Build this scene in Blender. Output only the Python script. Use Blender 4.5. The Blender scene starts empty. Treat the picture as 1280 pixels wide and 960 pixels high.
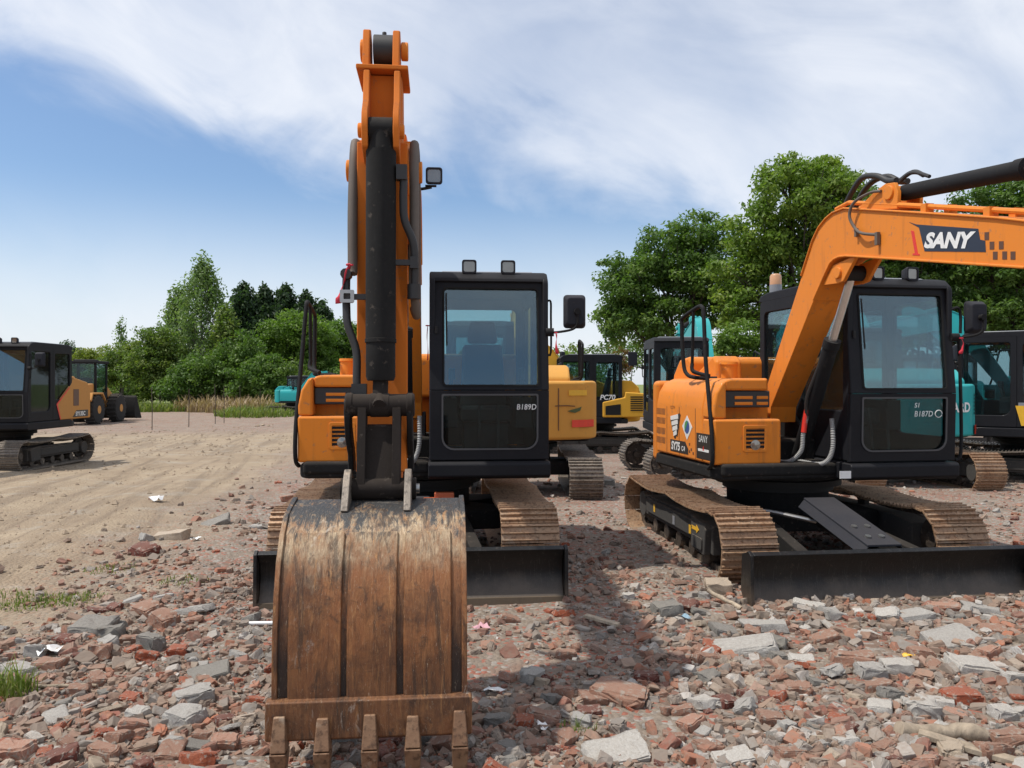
import bpy, bmesh, math, random
import numpy as np
from mathutils import Vector, Matrix
R = math.radians
rng = np.random.default_rng(7)
random.seed(7)
S = bpy.context.scene
COL = S.collection
CAMH, F, CX, CY = 1.55, 998.0, 640.0, 478.0     # survey of the photograph: eye height (m), focal length (px), principal point

# ------------------------------------------------------------------ numeric noise and terrain
def vnoise(x, y, seed=0):
    x = np.asarray(x, float); y = np.asarray(y, float)
    xi = np.floor(x).astype(np.int64); yi = np.floor(y).astype(np.int64)
    fx = x - xi; fy = y - yi
    fx = fx*fx*(3-2*fx); fy = fy*fy*(3-2*fy)
    def h(a, b):
        n = (a*374761393 + b*668265263 + seed*974634717) & 0x7fffffff
        n = ((n ^ (n >> 13))*1274126177) & 0x7fffffff
        return ((n ^ (n >> 16)) & 0xffff)/65535.0
    return (h(xi, yi)*(1-fx) + h(xi+1, yi)*fx)*(1-fy) + (h(xi, yi+1)*(1-fx) + h(xi+1, yi+1)*fx)*fy
def fbm(x, y, oct=4, seed=0):
    s = 0; a = .5; f = 1
    for i in range(oct):
        s = s + a*(vnoise(np.asarray(x)*f, np.asarray(y)*f, seed+i)-.5); a *= .5; f *= 2.03
    return s
def rubble_mask(x, y):
    """1 on the broken brick ground, 0 on the trodden dirt road at the left"""
    x = np.asarray(x, float); y = np.asarray(y, float)
    b = np.where(y < 5, -3.0 - .9*(5-y), -2.95 - .155*(y-5))
    d = x - b + 1.3*fbm(x*.7, y*.7, 3, 5)
    return np.clip(d/1.3+.5, 0, 1)
def gz(x, y):
    x = np.asarray(x, float); y = np.asarray(y, float)
    t = np.clip(y-8, 0, 27)
    z = -.019*t*np.clip(t/6, 0, 1)
    near = np.clip((y+4)/6, 0, 1)
    m = rubble_mask(x, y)
    z = z + near*(.03*m+.05*(1-m))*fbm(x*.5, y*.5, 2, 11)
    z = z + m*(.055*fbm(x*2.3, y*2.3, 3, 21))*np.clip(1.4-y/14, .25, 1)
    # wheel ruts of the dirt road
    u = (x+4.6+.17*(y-5))
    z = z + (1-m)*np.clip(1-y/45, 0, 1)*(.035*np.sin(u*3.3+2.2*fbm(x*.3, y*.12, 2, 31))+.04*fbm(x*1.7, y*.9, 5, 41))
    return z
def at(px, py):
    q = (py-CY)/F; Y = CAMH/q
    for _ in range(8):
        X = (px-CX)/F*Y
        Y = (CAMH-float(gz(X, Y)))/q
    return (px-CX)/F*Y, Y

# ------------------------------------------------------------------ materials
class NT:
    def __init__(s, name):
        s.m = bpy.data.materials.new(name); s.m.use_nodes = True
        s.t = s.m.node_tree; s.t.nodes.clear()
        s.out = s.n('ShaderNodeOutputMaterial')
        s._tc = None
    def n(s, typ, inp=None, **kw):
        nd = s.t.nodes.new(typ)
        for k, v in kw.items(): setattr(nd, k, v)
        for k, v in (inp or {}).items(): s.set(nd, k, v)
        return nd
    def set(s, nd, k, v):
        i = nd.inputs[k]
        if isinstance(v, bpy.types.NodeSocket): s.t.links.new(v, i)
        elif isinstance(v, (tuple, list)) and len(v) == 3 and i.type == 'RGBA': i.default_value = (*v, 1)
        else: i.default_value = v
    def obj(s):
        if s._tc is None: s._tc = s.n('ShaderNodeTexCoord')
        return s._tc.outputs['Object']
    def noise(s, scale, detail=4, rough=.55, vec=None, dist=0):
        return s.n('ShaderNodeTexNoise', {'Vector': vec or s.obj(), 'Scale': scale, 'Detail': detail, 'Roughness': rough, 'Distortion': dist}).outputs['Fac']
    def scaled(s, sx, sy, sz, vec=None):
        return s.n('ShaderNodeMapping', {'Vector': vec or s.obj(), 'Scale': (sx, sy, sz)}).outputs['Vector']
    def ramp(s, fac, *stops):
        r = s.n('ShaderNodeValToRGB', {'Fac': fac}); e = r.color_ramp.elements
        while len(e) < len(stops): e.new(.5)
        for k, (p, c) in enumerate(stops):
            e[k].position = p; e[k].color = (c, c, c, 1) if not isinstance(c, (tuple, list)) else (*c, 1)
        return r.outputs['Color']
    def mix(s, fac, a, b, mode='MIX'):
        x = s.n('ShaderNodeMix', data_type='RGBA', blend_type=mode)
        s.set(x, 0, fac)
        s.set(x, 6, a); s.set(x, 7, b)
        return x.outputs[2]
    def math(s, op, a, b=0.0, clamp=False):
        x = s.n('ShaderNodeMath', operation=op, use_clamp=clamp); s.set(x, 0, a); s.set(x, 1, b)
        return x.outputs[0]
    def up(s):
        g = s.n('ShaderNodeNewGeometry')
        return s.n('ShaderNodeSeparateXYZ', {'Vector': g.outputs['Normal']}).outputs['Z']
    def bump(s, h, strength=.3, dist=.01):
        return s.n('ShaderNodeBump', {'Height': h, 'Strength': strength, 'Distance': dist}).outputs['Normal']
    def bsdf(s, col, rough=.5, metal=0.0, normal=None, **kw):
        b = s.n('ShaderNodeBsdfPrincipled', {'Base Color': col, 'Roughness': rough, 'Metallic': metal})
        if normal is not None: s.set(b, 'Normal', normal)
        for k, v in kw.items(): s.set(b, k.replace('_', ' '), v)
        return b.outputs[0]
    def done(s, sh):
        s.t.links.new(sh, s.out.inputs['Surface']); return s.m

DUST = (.30, .23, .165)
def paint(name, col, rough=.35, dust=.35, grime=.35, scale=2.2, coat=0.0, metal=0.0, bump=.0, spec=.5):
    """painted steel: slight fading, grime blotches, fine scuffs and road dust that lies on upward faces"""
    g = NT(name)
    n1 = g.noise(scale, 5, .6); n2 = g.noise(scale*9, 4, .65); n3 = g.noise(60, 3, .6)
    streak = g.noise(1.0, 4, .6, g.scaled(14, 14, 1.3))
    c = g.mix(g.ramp(n1, (.35, 0), (.75, .22)), col, tuple(min(1, x*.72+.02) for x in col))
    c = g.mix(g.math('MULTIPLY', g.ramp(streak, (.56, 0), (.72, 1)), grime*.42), c, tuple(x*.35+.02 for x in col))
    c = g.mix(g.math('MULTIPLY', g.ramp(n2, (.60, 0), (.70, 1)), grime*.55), c, tuple(x*.35+.05 for x in DUST))
    d = g.math('MULTIPLY', g.ramp(g.up(), (.2, 0), (.9, 1)), g.ramp(n1, (.3, .25), (.7, 1)))
    d = g.math('ADD', g.math('MULTIPLY', d, dust), g.math('MULTIPLY', g.ramp(n3, (.55, 0), (.8, 1)), dust*.25), True)
    c = g.mix(d, c, DUST)
    r = g.math('ADD', g.math('MULTIPLY', d, .45), g.math('MULTIPLY_ADD', n2, .22), True)
    rr = g.n('ShaderNodeMath', {0: r, 1: rough-.1}, operation='ADD', use_clamp=True).outputs[0]
    nr = g.bump(g.noise(38, 3, .6), bump or .04, .004)
    kw = {'Coat_Weight': coat, 'Coat_Roughness': .12} if coat else {}
    kw['Specular_IOR_Level'] = spec
    return g.done(g.bsdf(c, rr, metal, nr, **kw))
def plain(name, col, rough=.5, metal=0.0, **kw):
    g = NT(name); n = g.noise(18, 4, .6)
    c = g.mix(g.ramp(n, (.35, 0), (.75, .35)), col, tuple(x*.6+.01 for x in col))
    return g.done(g.bsdf(c, g.math('MULTIPLY_ADD', n, .2), metal, **kw) if False else g.bsdf(c, rough, metal, **kw))

M = {}
ORG = (.74, .222, .014)
M['orange'] = paint('orange_paint', ORG, .40, .30, .8, coat=.15)
M['orange_shade'] = paint('orange_paint_shaded', (.60, .155, .012), .42, .2, .8)  # orange for the sticks, darker and redder: shade put into the paint colour
M['tan'] = paint('tan_yellow_paint', (.62, .30, .055), .42, .2, .35)
M['tan_far'] = paint('tan_orange_paint', (.52, .25, .07), .45, .25, .35)
M['yellow'] = paint('yellow_paint', (.70, .36, .03), .4, .2, .3)
M['teal'] = paint('teal_paint', (.012, .34, .345), .38, .15, .3, coat=.2)
M['black'] = paint('black_paint', (.005, .0053, .0065), .30, .03, .22, spec=.35)
M['cabblack'] = paint('cab_black_paint', (.0042, .0048, .0080), .24, .018, .10, coat=.08, spec=.32)
M['blackmatt'] = paint('worn_black_steel', (.0075, .0072, .0070), .42, .085, .7, bump=.15, spec=.4)
M['dark'] = plain('dark_undercoat', (.007, .007, .007), .7)
M['greydark'] = paint('dusty_dark_steel', (.05, .047, .043), .6, .5, .9, bump=.2)
M['roofgrey'] = plain('grey_roof_panel', (.24, .25, .27), .45)
M['pin'] = paint('rust_stained_steel', (.024, .018, .015), .42, .14, 1.0, metal=.4, bump=.2)
M['edge'] = paint('ground_worn_edge', (.10, .075, .052), .5, .3, .9, metal=.3, bump=.25)
M['steel'] = plain('bright_scuffed_steel', (.42, .41, .39), .35, .85)
M['chrome'] = plain('cylinder_rod_chrome', (.80, .79, .77), .34, 1.0)
M['hose'] = plain('hydraulic_hose_rubber', (.025, .024, .023), .55)
M['hosebrown'] = plain('dusty_hose_sleeve', (.13, .105, .085), .7)
M['sleeve'] = plain('grey_spiral_sleeve', (.30, .30, .29), .6)
M['seat'] = plain('seat_cloth', (.035, .037, .04), .85)
M['plastic'] = paint('black_plastic', (.016, .018, .026), .42, .06, .2)
M['white'] = plain('white_vinyl', (.82, .82, .80), .4)
M['marker'] = plain('white_paint_marker', (.75, .75, .74), .7)
M['decal'] = plain('dark_navy_vinyl', (.022, .027, .045), .35)
M['decalblack'] = plain('black_vinyl', (.018, .016, .016), .4)
M['decalbrown'] = plain('faded_brown_vinyl', (.12, .055, .03), .5)
M['red'] = plain('red_vinyl', (.72, .035, .02), .4)
M['reflector'] = plain('red_reflector', (.75, .05, .02), .25)
M['yellowdec'] = plain('yellow_vinyl', (.80, .45, .03), .45)
M['blue'] = plain('blue_vinyl', (.03, .09, .30), .4)
M['green'] = plain('green_vinyl', (.06, .30, .10), .4)
M['ribbon'] = plain('red_ribbon_cloth', (.62, .035, .06), .8)
M['lens'] = plain('lamp_lens', (.34, .31, .27), .10, .6)
M['mount'] = plain('beacon_amber_cap', (.55, .30, .16), .4)
M['rubber'] = paint('tyre_rubber', (.022, .021, .02), .85, .3, .8, bump=.3)
M['seal'] = plain('grey_rubber_seal', (.075, .075, .078), .6)
M['inner'] = plain('vent_inside_black', (.006, .006, .006), .9)
M['orangelamp'] = plain('orange_red_bracket', (.42, .09, .03), .55)

def glass(name, tint, gloss=.10, dust=.05, k=.45):
    g = NT(name)
    tr = g.n('ShaderNodeBsdfTransparent', {'Color': tint}).outputs[0]
    gl = g.n('ShaderNodeBsdfGlossy', {'Color': (.88, .97, 1.0), 'Roughness': .025}).outputs[0]  # bluish gloss colour stands in for a reflected blue sky
    fr = g.n('ShaderNodeFresnel', {'IOR': 1.5}).outputs[0]
    f = g.math('ADD', g.math('MULTIPLY', fr, k), gloss, True)
    a = g.n('ShaderNodeMixShader', {0: f, 1: tr, 2: gl}).outputs[0]
    df = g.n('ShaderNodeBsdfDiffuse', {'Color': (.5, .5, .47)}).outputs[0]
    d = g.math('MULTIPLY', g.ramp(g.noise(3, 5, .6), (.3, .35), (.75, 1)), dust)
    return g.done(g.n('ShaderNodeMixShader', {0: d, 1: a, 2: df}).outputs[0])
M['glass'] = glass('tinted_windscreen_glass', (.66, .82, .83), .085, .045)
M['glassdark'] = glass('dark_side_glass', (.66, .76, .78), .012, .015)
M['glassblack'] = glass('near_black_side_glass', (.22, .26, .27), .012, .03)
M['glasslow'] = glass('dark_lower_glass', (.66, .72, .72), .0, .012)

def blade_mat():
    g = NT('scraped_blade_steel'); z = g.n('ShaderNodeSeparateXYZ', {'Vector': g.obj()}).outputs['Z']
    sc = g.noise(1, 7, .8, g.scaled(55, 20, 5), 1.0); bl = g.noise(3, 6, .7); f = g.noise(30, 5, .75)
    c = g.mix(g.math('MULTIPLY', g.ramp(sc, (.56, 0), (.66, 1)), .30), (.0085, .0085, .0088), (.16, .15, .14))
    low = g.n('ShaderNodeMapRange', {'Value': g.math('ADD', z, g.math('MULTIPLY', bl, -.25)), 'From Min': .06, 'From Max': -.06}).outputs[0]
    c = g.mix(g.math('MULTIPLY', low, .55), c, (.15, .115, .085))
    c = g.mix(g.math('MULTIPLY', g.ramp(f, (.60, 0), (.70, 1)), .35), c, (.12, .09, .065))
    return g.done(g.bsdf(c, g.math('ADD', g.math('MULTIPLY', sc, .35), .25), .25, g.bump(g.math('ADD', sc, f), .3, .006)))
M['blade'] = blade_mat()
def track_mat(name, a, b):
    g = NT(name)
    n1 = g.noise(6, 5, .65); n2 = g.noise(40, 4, .6)
    c = g.mix(g.ramp(n1, (.3, 0), (.7, 1)), a, b)
    c = g.mix(g.math('MULTIPLY', g.ramp(n2, (.50, 0), (.64, 1)), .7), c, tuple(x*.35 for x in a))
    c = g.mix(g.math('MULTIPLY', g.ramp(g.noise(11, 5, .7), (.56, 0), (.68, 1)), .6), c, (.40, .32, .235))
    return g.done(g.bsdf(c, .55, .3, g.bump(n2, .5, .006)))
M['track'] = track_mat('track_shoe_dusty_rust', (.30, .17, .095), (.42, .28, .175))
M['trackgrey'] = track_mat('track_shoe_grey', (.16, .135, .11), (.26, .22, .18))
M['trackdark'] = track_mat('track_chain_dark', (.05, .042, .036), (.09, .07, .055))

def bucket_mat(name, base, lo=(.52, .30)):
    """worn digging bucket: black paint left at the top and in the grooves, pale scuffs on the shoulder, mottled rust below; lengthwise scratches"""
    g = NT(name)
    z = g.n('ShaderNodeSeparateXYZ', {'Vector': g.obj()}).outputs['Z']
    st = g.noise(1, 8, .78, g.scaled(34, 10, 5.0), 1.2); st2 = g.noise(1, 7, .8, g.scaled(120, 30, 14), .9); bl = g.noise(4.2, 6, .68, None, .5); bl2 = g.noise(15, 6, .7, None, .4); bl3 = g.noise(8, 5, .7, g.scaled(1.6, 1, .7))
    rust = g.mix(g.ramp(st, (.30, 0), (.64, 1)), (.10, .036, .013), (.38, .165, .058))
    rust = g.mix(g.ramp(bl3, (.40, 0), (.66, .85)), rust, (.27, .10, .034))
    rust = g.mix(g.ramp(bl, (.46, 0), (.64, .75)), rust, (.060, .026, .014))
    rust = g.mix(g.math('MULTIPLY', g.ramp(st2, (.57, 0), (.66, 1)), .6), rust, (.44, .28, .15))
    rust = g.mix(g.math('MULTIPLY', g.ramp(bl2, (.56, 0), (.68, 1)), .7), rust, (.045, .024, .015))
    pale = g.mix(g.ramp(st2, (.38, 0), (.62, 1)), (.25, .16, .085), (.52, .40, .26))
    pale = g.mix(g.ramp(bl3, (.44, 0), (.62, .85)), pale, (.24, .115, .05))
    pale = g.mix(g.math('MULTIPLY', g.ramp(st, (.52, 0), (.64, 1)), .75), pale, (.075, .062, .052))
    zj = g.math('ADD', z, g.math('SUBTRACT', g.math('MULTIPLY', st, .34), .17))
    zj = g.math('ADD', zj, g.math('SUBTRACT', g.math('MULTIPLY', bl, .30), .15))
    band = g.n('ShaderNodeMapRange', {'Value': zj, 'From Min': .74, 'From Max': .88}).outputs[0]
    c = g.mix(band, rust, pale)
    top = g.n('ShaderNodeMapRange', {'Value': zj, 'From Min': .935, 'From Max': .985}).outputs[0]
    blk = g.mix(g.ramp(st2, (.55, 0), (.68, .8)), (.040, .041, .043), (.27, .24, .20))
    c = g.mix(top, c, blk)
    dk = g.noise(1, 6, .72, g.scaled(16, 8, 1.5), .8)
    c = g.mix(g.math('MULTIPLY', g.ramp(dk, (.52, 0), (.62, 1)), .72), c, (.052, .030, .018))
    c = g.mix(g.math('MULTIPLY', g.ramp(g.noise(1, 6, .75, g.scaled(26, 9, 2.6), .7), (.58, 0), (.66, 1)), .6), c, (.50, .25, .09))
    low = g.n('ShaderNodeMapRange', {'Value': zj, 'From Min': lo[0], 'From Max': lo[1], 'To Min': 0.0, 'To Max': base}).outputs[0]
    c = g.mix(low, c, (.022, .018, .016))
    c = g.mix(g.math('MULTIPLY', g.ramp(g.noise(11, 6, .7, g.scaled(1, 1, .45), .6), (.62, 0), (.70, 1)), .55), c, (.48, .42, .35))
    c = g.mix(g.math('MULTIPLY', g.ramp(g.noise(1, 7, .82, g.scaled(90, 30, 22), 1.6), (.60, 0), (.66, 1)), .6), c, (.56, .46, .34))
    return g.done(g.bsdf(c, g.math('ADD', g.math('MULTIPLY', st, .3), .40), .2, g.bump(g.math('ADD', st2, bl2), .5, .008)))
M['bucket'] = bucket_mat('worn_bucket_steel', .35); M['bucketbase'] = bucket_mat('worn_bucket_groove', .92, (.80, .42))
M['groove'] = paint('bucket_groove_black', (.03, .027, .024), .55, .1, 1.0, bump=.2)
M['tooth'] = track_mat('tooth_rust_brown', (.17, .085, .045), (.27, .16, .09))

def stone(name, cols, dirt=(.23, .175, .135), bumpy=.6):
    mortar = 'brick' in name
    g = NT(name)
    oi = g.n('ShaderNodeObjectInfo').outputs['Random']
    n1 = g.noise(9, 6, .65); n2 = g.noise(45, 5, .7)
    c = g.mix(oi, cols[0], cols[1])
    c = g.mix(g.ramp(n1, (.38, 0), (.62, .85)), c, cols[2])
    c = g.mix(g.math('MULTIPLY', g.ramp(g.noise(22, 5, .7), (.50, 0), (.66, 1)), .5), c, tuple(x*.45 for x in cols[2]))
    if mortar: c = g.mix(g.math('MULTIPLY', g.ramp(g.noise(2.6, 6, .68, None, .6), (.55, 0), (.60, 1)), .8), c, (.36, .325, .275))
    c = g.mix(g.math('MULTIPLY', g.ramp(g.up(), (.3, 0), (.95, 1)), g.ramp(n2, (.42, 0), (.62, .6))), c, dirt)
    return g.done(g.bsdf(c, .92, 0, g.bump(g.math('ADD', n2, n1), bumpy, .012)))
STONE = {
 'orange red': stone('brick_orange_red', ((.40, .095, .04), (.46, .125, .055), (.28, .07, .035))),
 'dark red': stone('brick_dark_red', ((.17, .046, .03), (.23, .065, .042), (.12, .042, .032))),
 'dusty brown': stone('brick_dusty_brown', ((.26, .125, .08), (.31, .145, .09), (.33, .20, .145)), (.31, .225, .17)),
 'pinkish': stone('brick_pinkish', ((.40, .22, .155), (.45, .26, .19), (.36, .155, .095)), (.38, .29, .225)),
 'pale grey': stone('concrete_pale_grey', ((.40, .385, .355), (.48, .465, .43), (.31, .29, .265)), (.35, .31, .265)),
 'mid grey': stone('concrete_mid_grey', ((.235, .225, .20), (.30, .285, .26), (.18, .17, .15)), (.27, .23, .19)),
 'whitish': stone('mortar_whitish', ((.52, .50, .46), (.60, .58, .54), (.40, .37, .33)), (.42, .37, .31)),
 'buff': stone('mortar_buff', ((.46, .37, .27), (.50, .42, .33), (.38, .30, .22)), (.40, .33, .26)),
}

# ------------------------------------------------------------------ mesh builder
def rrect(x0, x1, z0, z1, r, n=5):
    """rounded rectangle, r a number or four radii (bottom-left, bottom-right, top-right, top-left)"""
    rs = r if isinstance(r, (tuple, list)) else (r,)*4
    out = []
    for (cx, cz, a0, q) in ((x0, z0, 180, rs[0]), (x1, z0, 270, rs[1]), (x1, z1, 0, rs[2]), (x0, z1, 90, rs[3])):
        ox = cx + (q if cx == x0 else -q); oz = cz + (q if cz == z0 else -q)
        for k in range(n):
            a = R(a0+90*k/(n-1)); out.append((ox+q*math.cos(a), oz+q*math.sin(a)))
    return out
def smooth_path(pts, sub=5):
    P = [Vector(p) for p in pts]; out = []
    for i in range(len(P)-1):
        a = P[max(i-1, 0)]; b = P[i]; c = P[i+1]; d = P[min(i+2, len(P)-1)]
        for k in range(sub):
            t = k/sub
            out.append(.5*((2*b)+(c-a)*t+(2*a-5*b+4*c-d)*t*t+(3*b-a-3*c+d)*t**3))
    out.append(P[-1]); return out
class MB:
    def __init__(s): s.v = []; s.f = []
    def add(s, vs, fs):
        o = len(s.v); s.v += [tuple(v) for v in vs]; s.f += [tuple(i+o for i in f) for f in fs]; return s
    def box(s, x0, x1, y0, y1, z0, z1):
        v = [(x, y, z) for x in (x0, x1) for y in (y0, y1) for z in (z0, z1)]
        return s.add(v, [(0, 1, 3, 2), (4, 6, 7, 5), (0, 4, 5, 1), (2, 3, 7, 6), (0, 2, 6, 4), (1, 5, 7, 3)])
    def abox(s, x0, x1, a0, a1, z0, z1): return s.box(x0, x1, -a1, -a0, z0, z1)
    def obox(s, c, size, m=None):
        m = m or Matrix.Identity(3); c = Vector(c)
        v = [c + m @ Vector((x*size[0]/2, y*size[1]/2, z*size[2]/2)) for x in (-1, 1) for y in (-1, 1) for z in (-1, 1)]
        return s.add(v, [(0, 1, 3, 2), (4, 6, 7, 5), (0, 4, 5, 1), (2, 3, 7, 6), (0, 2, 6, 4), (1, 5, 7, 3)])
    def loft(s, A, B, caps=True):
        n = len(A)
        fs = [(i, (i+1) % n, n+(i+1) % n, n+i) for i in range(n)]
        if caps: fs += [tuple(range(n-1, -1, -1)), tuple(range(n, 2*n))]
        return s.add(list(A)+list(B), fs)
    def prism(s, prof, x0, x1):            # prof in (a, z): a = towards the front of the machine
        return s.loft([(x0, -a, z) for a, z in prof], [(x1, -a, z) for a, z in prof])
    def prism_a(s, prof, a0, a1):          # prof in (x, z)
        return s.loft([(x, -a0, z) for x, z in prof], [(x, -a1, z) for x, z in prof])
    def prism_z(s, prof, z0, z1):          # prof in (x, a)
        return s.loft([(x, -a, z0) for x, a in prof], [(x, -a, z1) for x, a in prof])
    def ring(s, outer, inner, fn, depth):  # frame with an opening; fn(u, v, d) -> point
        n = len(outer); V = []
        for d in (0, depth):
            V += [fn(u, v, d) for u, v in outer] + [fn(u, v, d) for u, v in inner]
        fs = []
        for i in range(n):
            j = (i+1) % n
            fs += [(i, j, n+j, n+i), (2*n+i, 3*n+i, 3*n+j, 2*n+j), (i, 2*n+i, 2*n+j, j), (n+i, n+j, 3*n+j, 3*n+i)]
        return s.add(V, fs)
    def sheet(s, pts, fn, depth=.004):
        return s.loft([fn(u, v, 0) for u, v in pts], [fn(u, v, depth) for u, v in pts])
    def cyl(s, p0, p1, r, seg=16, r1=None, prof=None):
        p0 = Vector(p0); p1 = Vector(p1); ax = (p1-p0); L = ax.length; ax.normalize()
        u = ax.orthogonal().normalized(); w = ax.cross(u)
        prof = prof or [(0, r), (1, r if r1 is None else r1)]
        V = []; fs = []
        for t, q in prof:
            V += [p0+ax*(L*t)+(u*math.cos(2*math.pi*k/seg)+w*math.sin(2*math.pi*k/seg))*q for k in range(seg)]
        for j in range(len(prof)-1):
            for k in range(seg):
                a = j*seg+k; b = j*seg+(k+1) % seg
                fs.append((a, b, b+seg, a+seg))
        fs += [tuple(range(seg-1, -1, -1)), tuple(range((len(prof)-1)*seg, len(prof)*seg))]
        return s.add(V, fs)
    def xcyl(s, a, z, x0, x1, r, seg=18): return s.cyl((x0, -a, z), (x1, -a, z), r, seg)
    def tube(s, pts, r, seg=8, closed=False):
        P = [Vector(p) for p in pts]; n = len(P); V = []; fs = []
        t0 = (P[1]-P[0]).normalized(); u = t0.orthogonal().normalized()
        for i in range(n):
            t = ((P[(i+1) % n]-P[i-1]) if closed else (P[min(i+1, n-1)]-P[max(i-1, 0)])).normalized()
            u = (u-t*u.dot(t)).normalized(); w = t.cross(u)
            rr = r[i] if isinstance(r, (list, tuple)) else r
            V += [P[i]+(u*math.cos(2*math.pi*k/seg)+w*math.sin(2*math.pi*k/seg))*rr for k in range(seg)]
        for i in range(n if closed else n-1):
            for k in range(seg):
                a = i*seg+k; b = i*seg+(k+1) % seg; o = ((i+1) % n)*seg
                fs.append((a, b, o+(k+1) % seg, o+k))
        if not closed: fs += [tuple(range(seg-1, -1, -1)), tuple(range((n-1)*seg, n*seg))]
        return s.add(V, fs)
    def xform(s, m): s.v = [tuple(m @ Vector(v)) for v in s.v]; return s
    def mesh(s, name, mat=None, sharp=38):
        me = bpy.data.meshes.new(name); me.from_pydata([tuple(v) for v in s.v], [], s.f)
        bm = bmesh.new(); bm.from_mesh(me); bmesh.ops.recalc_face_normals(bm, faces=bm.faces[:]); bm.to_mesh(me); bm.free()
        me.polygons.foreach_set('use_smooth', [True]*len(me.polygons)); me.set_sharp_from_angle(angle=R(sharp))
        if mat: me.materials.append(mat)
        return me
    def build(s, name, mat, parent=None, bevel=0, seg=2, rz=0, label=None, sharp=38):
        o = bpy.data.objects.new(name, s.mesh(name, mat, sharp)); COL.objects.link(o)
        if parent is not None: o.parent = parent
        if rz: o.rotation_euler[2] = rz
        if bevel:
            b = o.modifiers.new('bevel', 'BEVEL'); b.width = bevel; b.segments = seg; b.limit_method = 'ANGLE'; b.angle_limit = R(40); b.harden_normals = True; b.use_clamp_overlap = True
        if label: o['label'] = label
        return o
def tag(o, label, cat, group=None, kind=None):
    if label: o['label'] = label
    if cat: o['category'] = cat
    if group: o['group'] = group
    if kind: o['kind'] = kind
    return o
def empty(name, loc, rz, label, cat, group=None):
    o = bpy.data.objects.new(name, None); COL.objects.link(o); o.location = loc; o.rotation_euler[2] = rz; o.empty_display_size = .2
    return tag(o, label, cat, group)
_tx = {}
def text(body, size, shear=0.0, bold=0.0, space=1.0):
    """lettering as flat polygons in (u, v)"""
    k = (body, size, shear, bold, space)
    if k not in _tx:
        c = bpy.data.curves.new('lettering', 'FONT'); c.body = body; c.size = size; c.shear = shear; c.offset = bold; c.space_character = space; c.resolution_u = 4
        o = bpy.data.objects.new('lettering', c); COL.objects.link(o)
        me = bpy.data.meshes.new_from_object(o.evaluated_get(bpy.context.evaluated_depsgraph_get()))
        _tx[k] = ([tuple(v.co) for v in me.vertices], [tuple(p.vertices) for p in me.polygons])
        bpy.data.objects.remove(o); bpy.data.curves.remove(c); bpy.data.meshes.remove(me)
    return _tx[k]
def put_text(mb, body, size, fn, **kw):
    v, f = text(body, size, **kw); mb.add([fn(p[0], p[1]) for p in v], f); return mb
# ------------------------------------------------------------------ compact excavator (front = local -Y; profiles in (a, z) with a forward)
def lerp(a, b, t): return a+(b-a)*t
def belt_path(af=1.14, ar=-1.14, zc=.285, r=.262, sag=.0):
    P = []
    for k in range(13):
        t = R(90-180*k/12); P.append((af+r*math.cos(t), zc+r*math.sin(t)))
    for k in range(1, 12): P.append((lerp(af, ar, k/12), zc-r))
    for k in range(13):
        t = R(-90-180*k/12); P.append((ar+r*math.cos(t), zc+r*math.sin(t)))
    for k in range(1, 12):
        u = k/12
        P.append((lerp(ar, af, u), zc+r-.035*abs(math.sin(2*math.pi*u))))
    return P
def resample(P, pitch):
    Q = [Vector((a, z)) for a, z in P]; Q.append(Q[0]); L = sum((Q[i+1]-Q[i]).length for i in range(len(Q)-1))
    n = round(L/pitch); step = L/n; out = []; i = 0; acc = 0
    for k in range(n):
        d = k*step
        while acc+(Q[i+1]-Q[i]).length < d: acc += (Q[i+1]-Q[i]).length; i += 1
        t = (Q[i+1]-Q[i]).normalized(); p = Q[i]+t*(d-acc); out.append((p, t))
    return out, step
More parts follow.
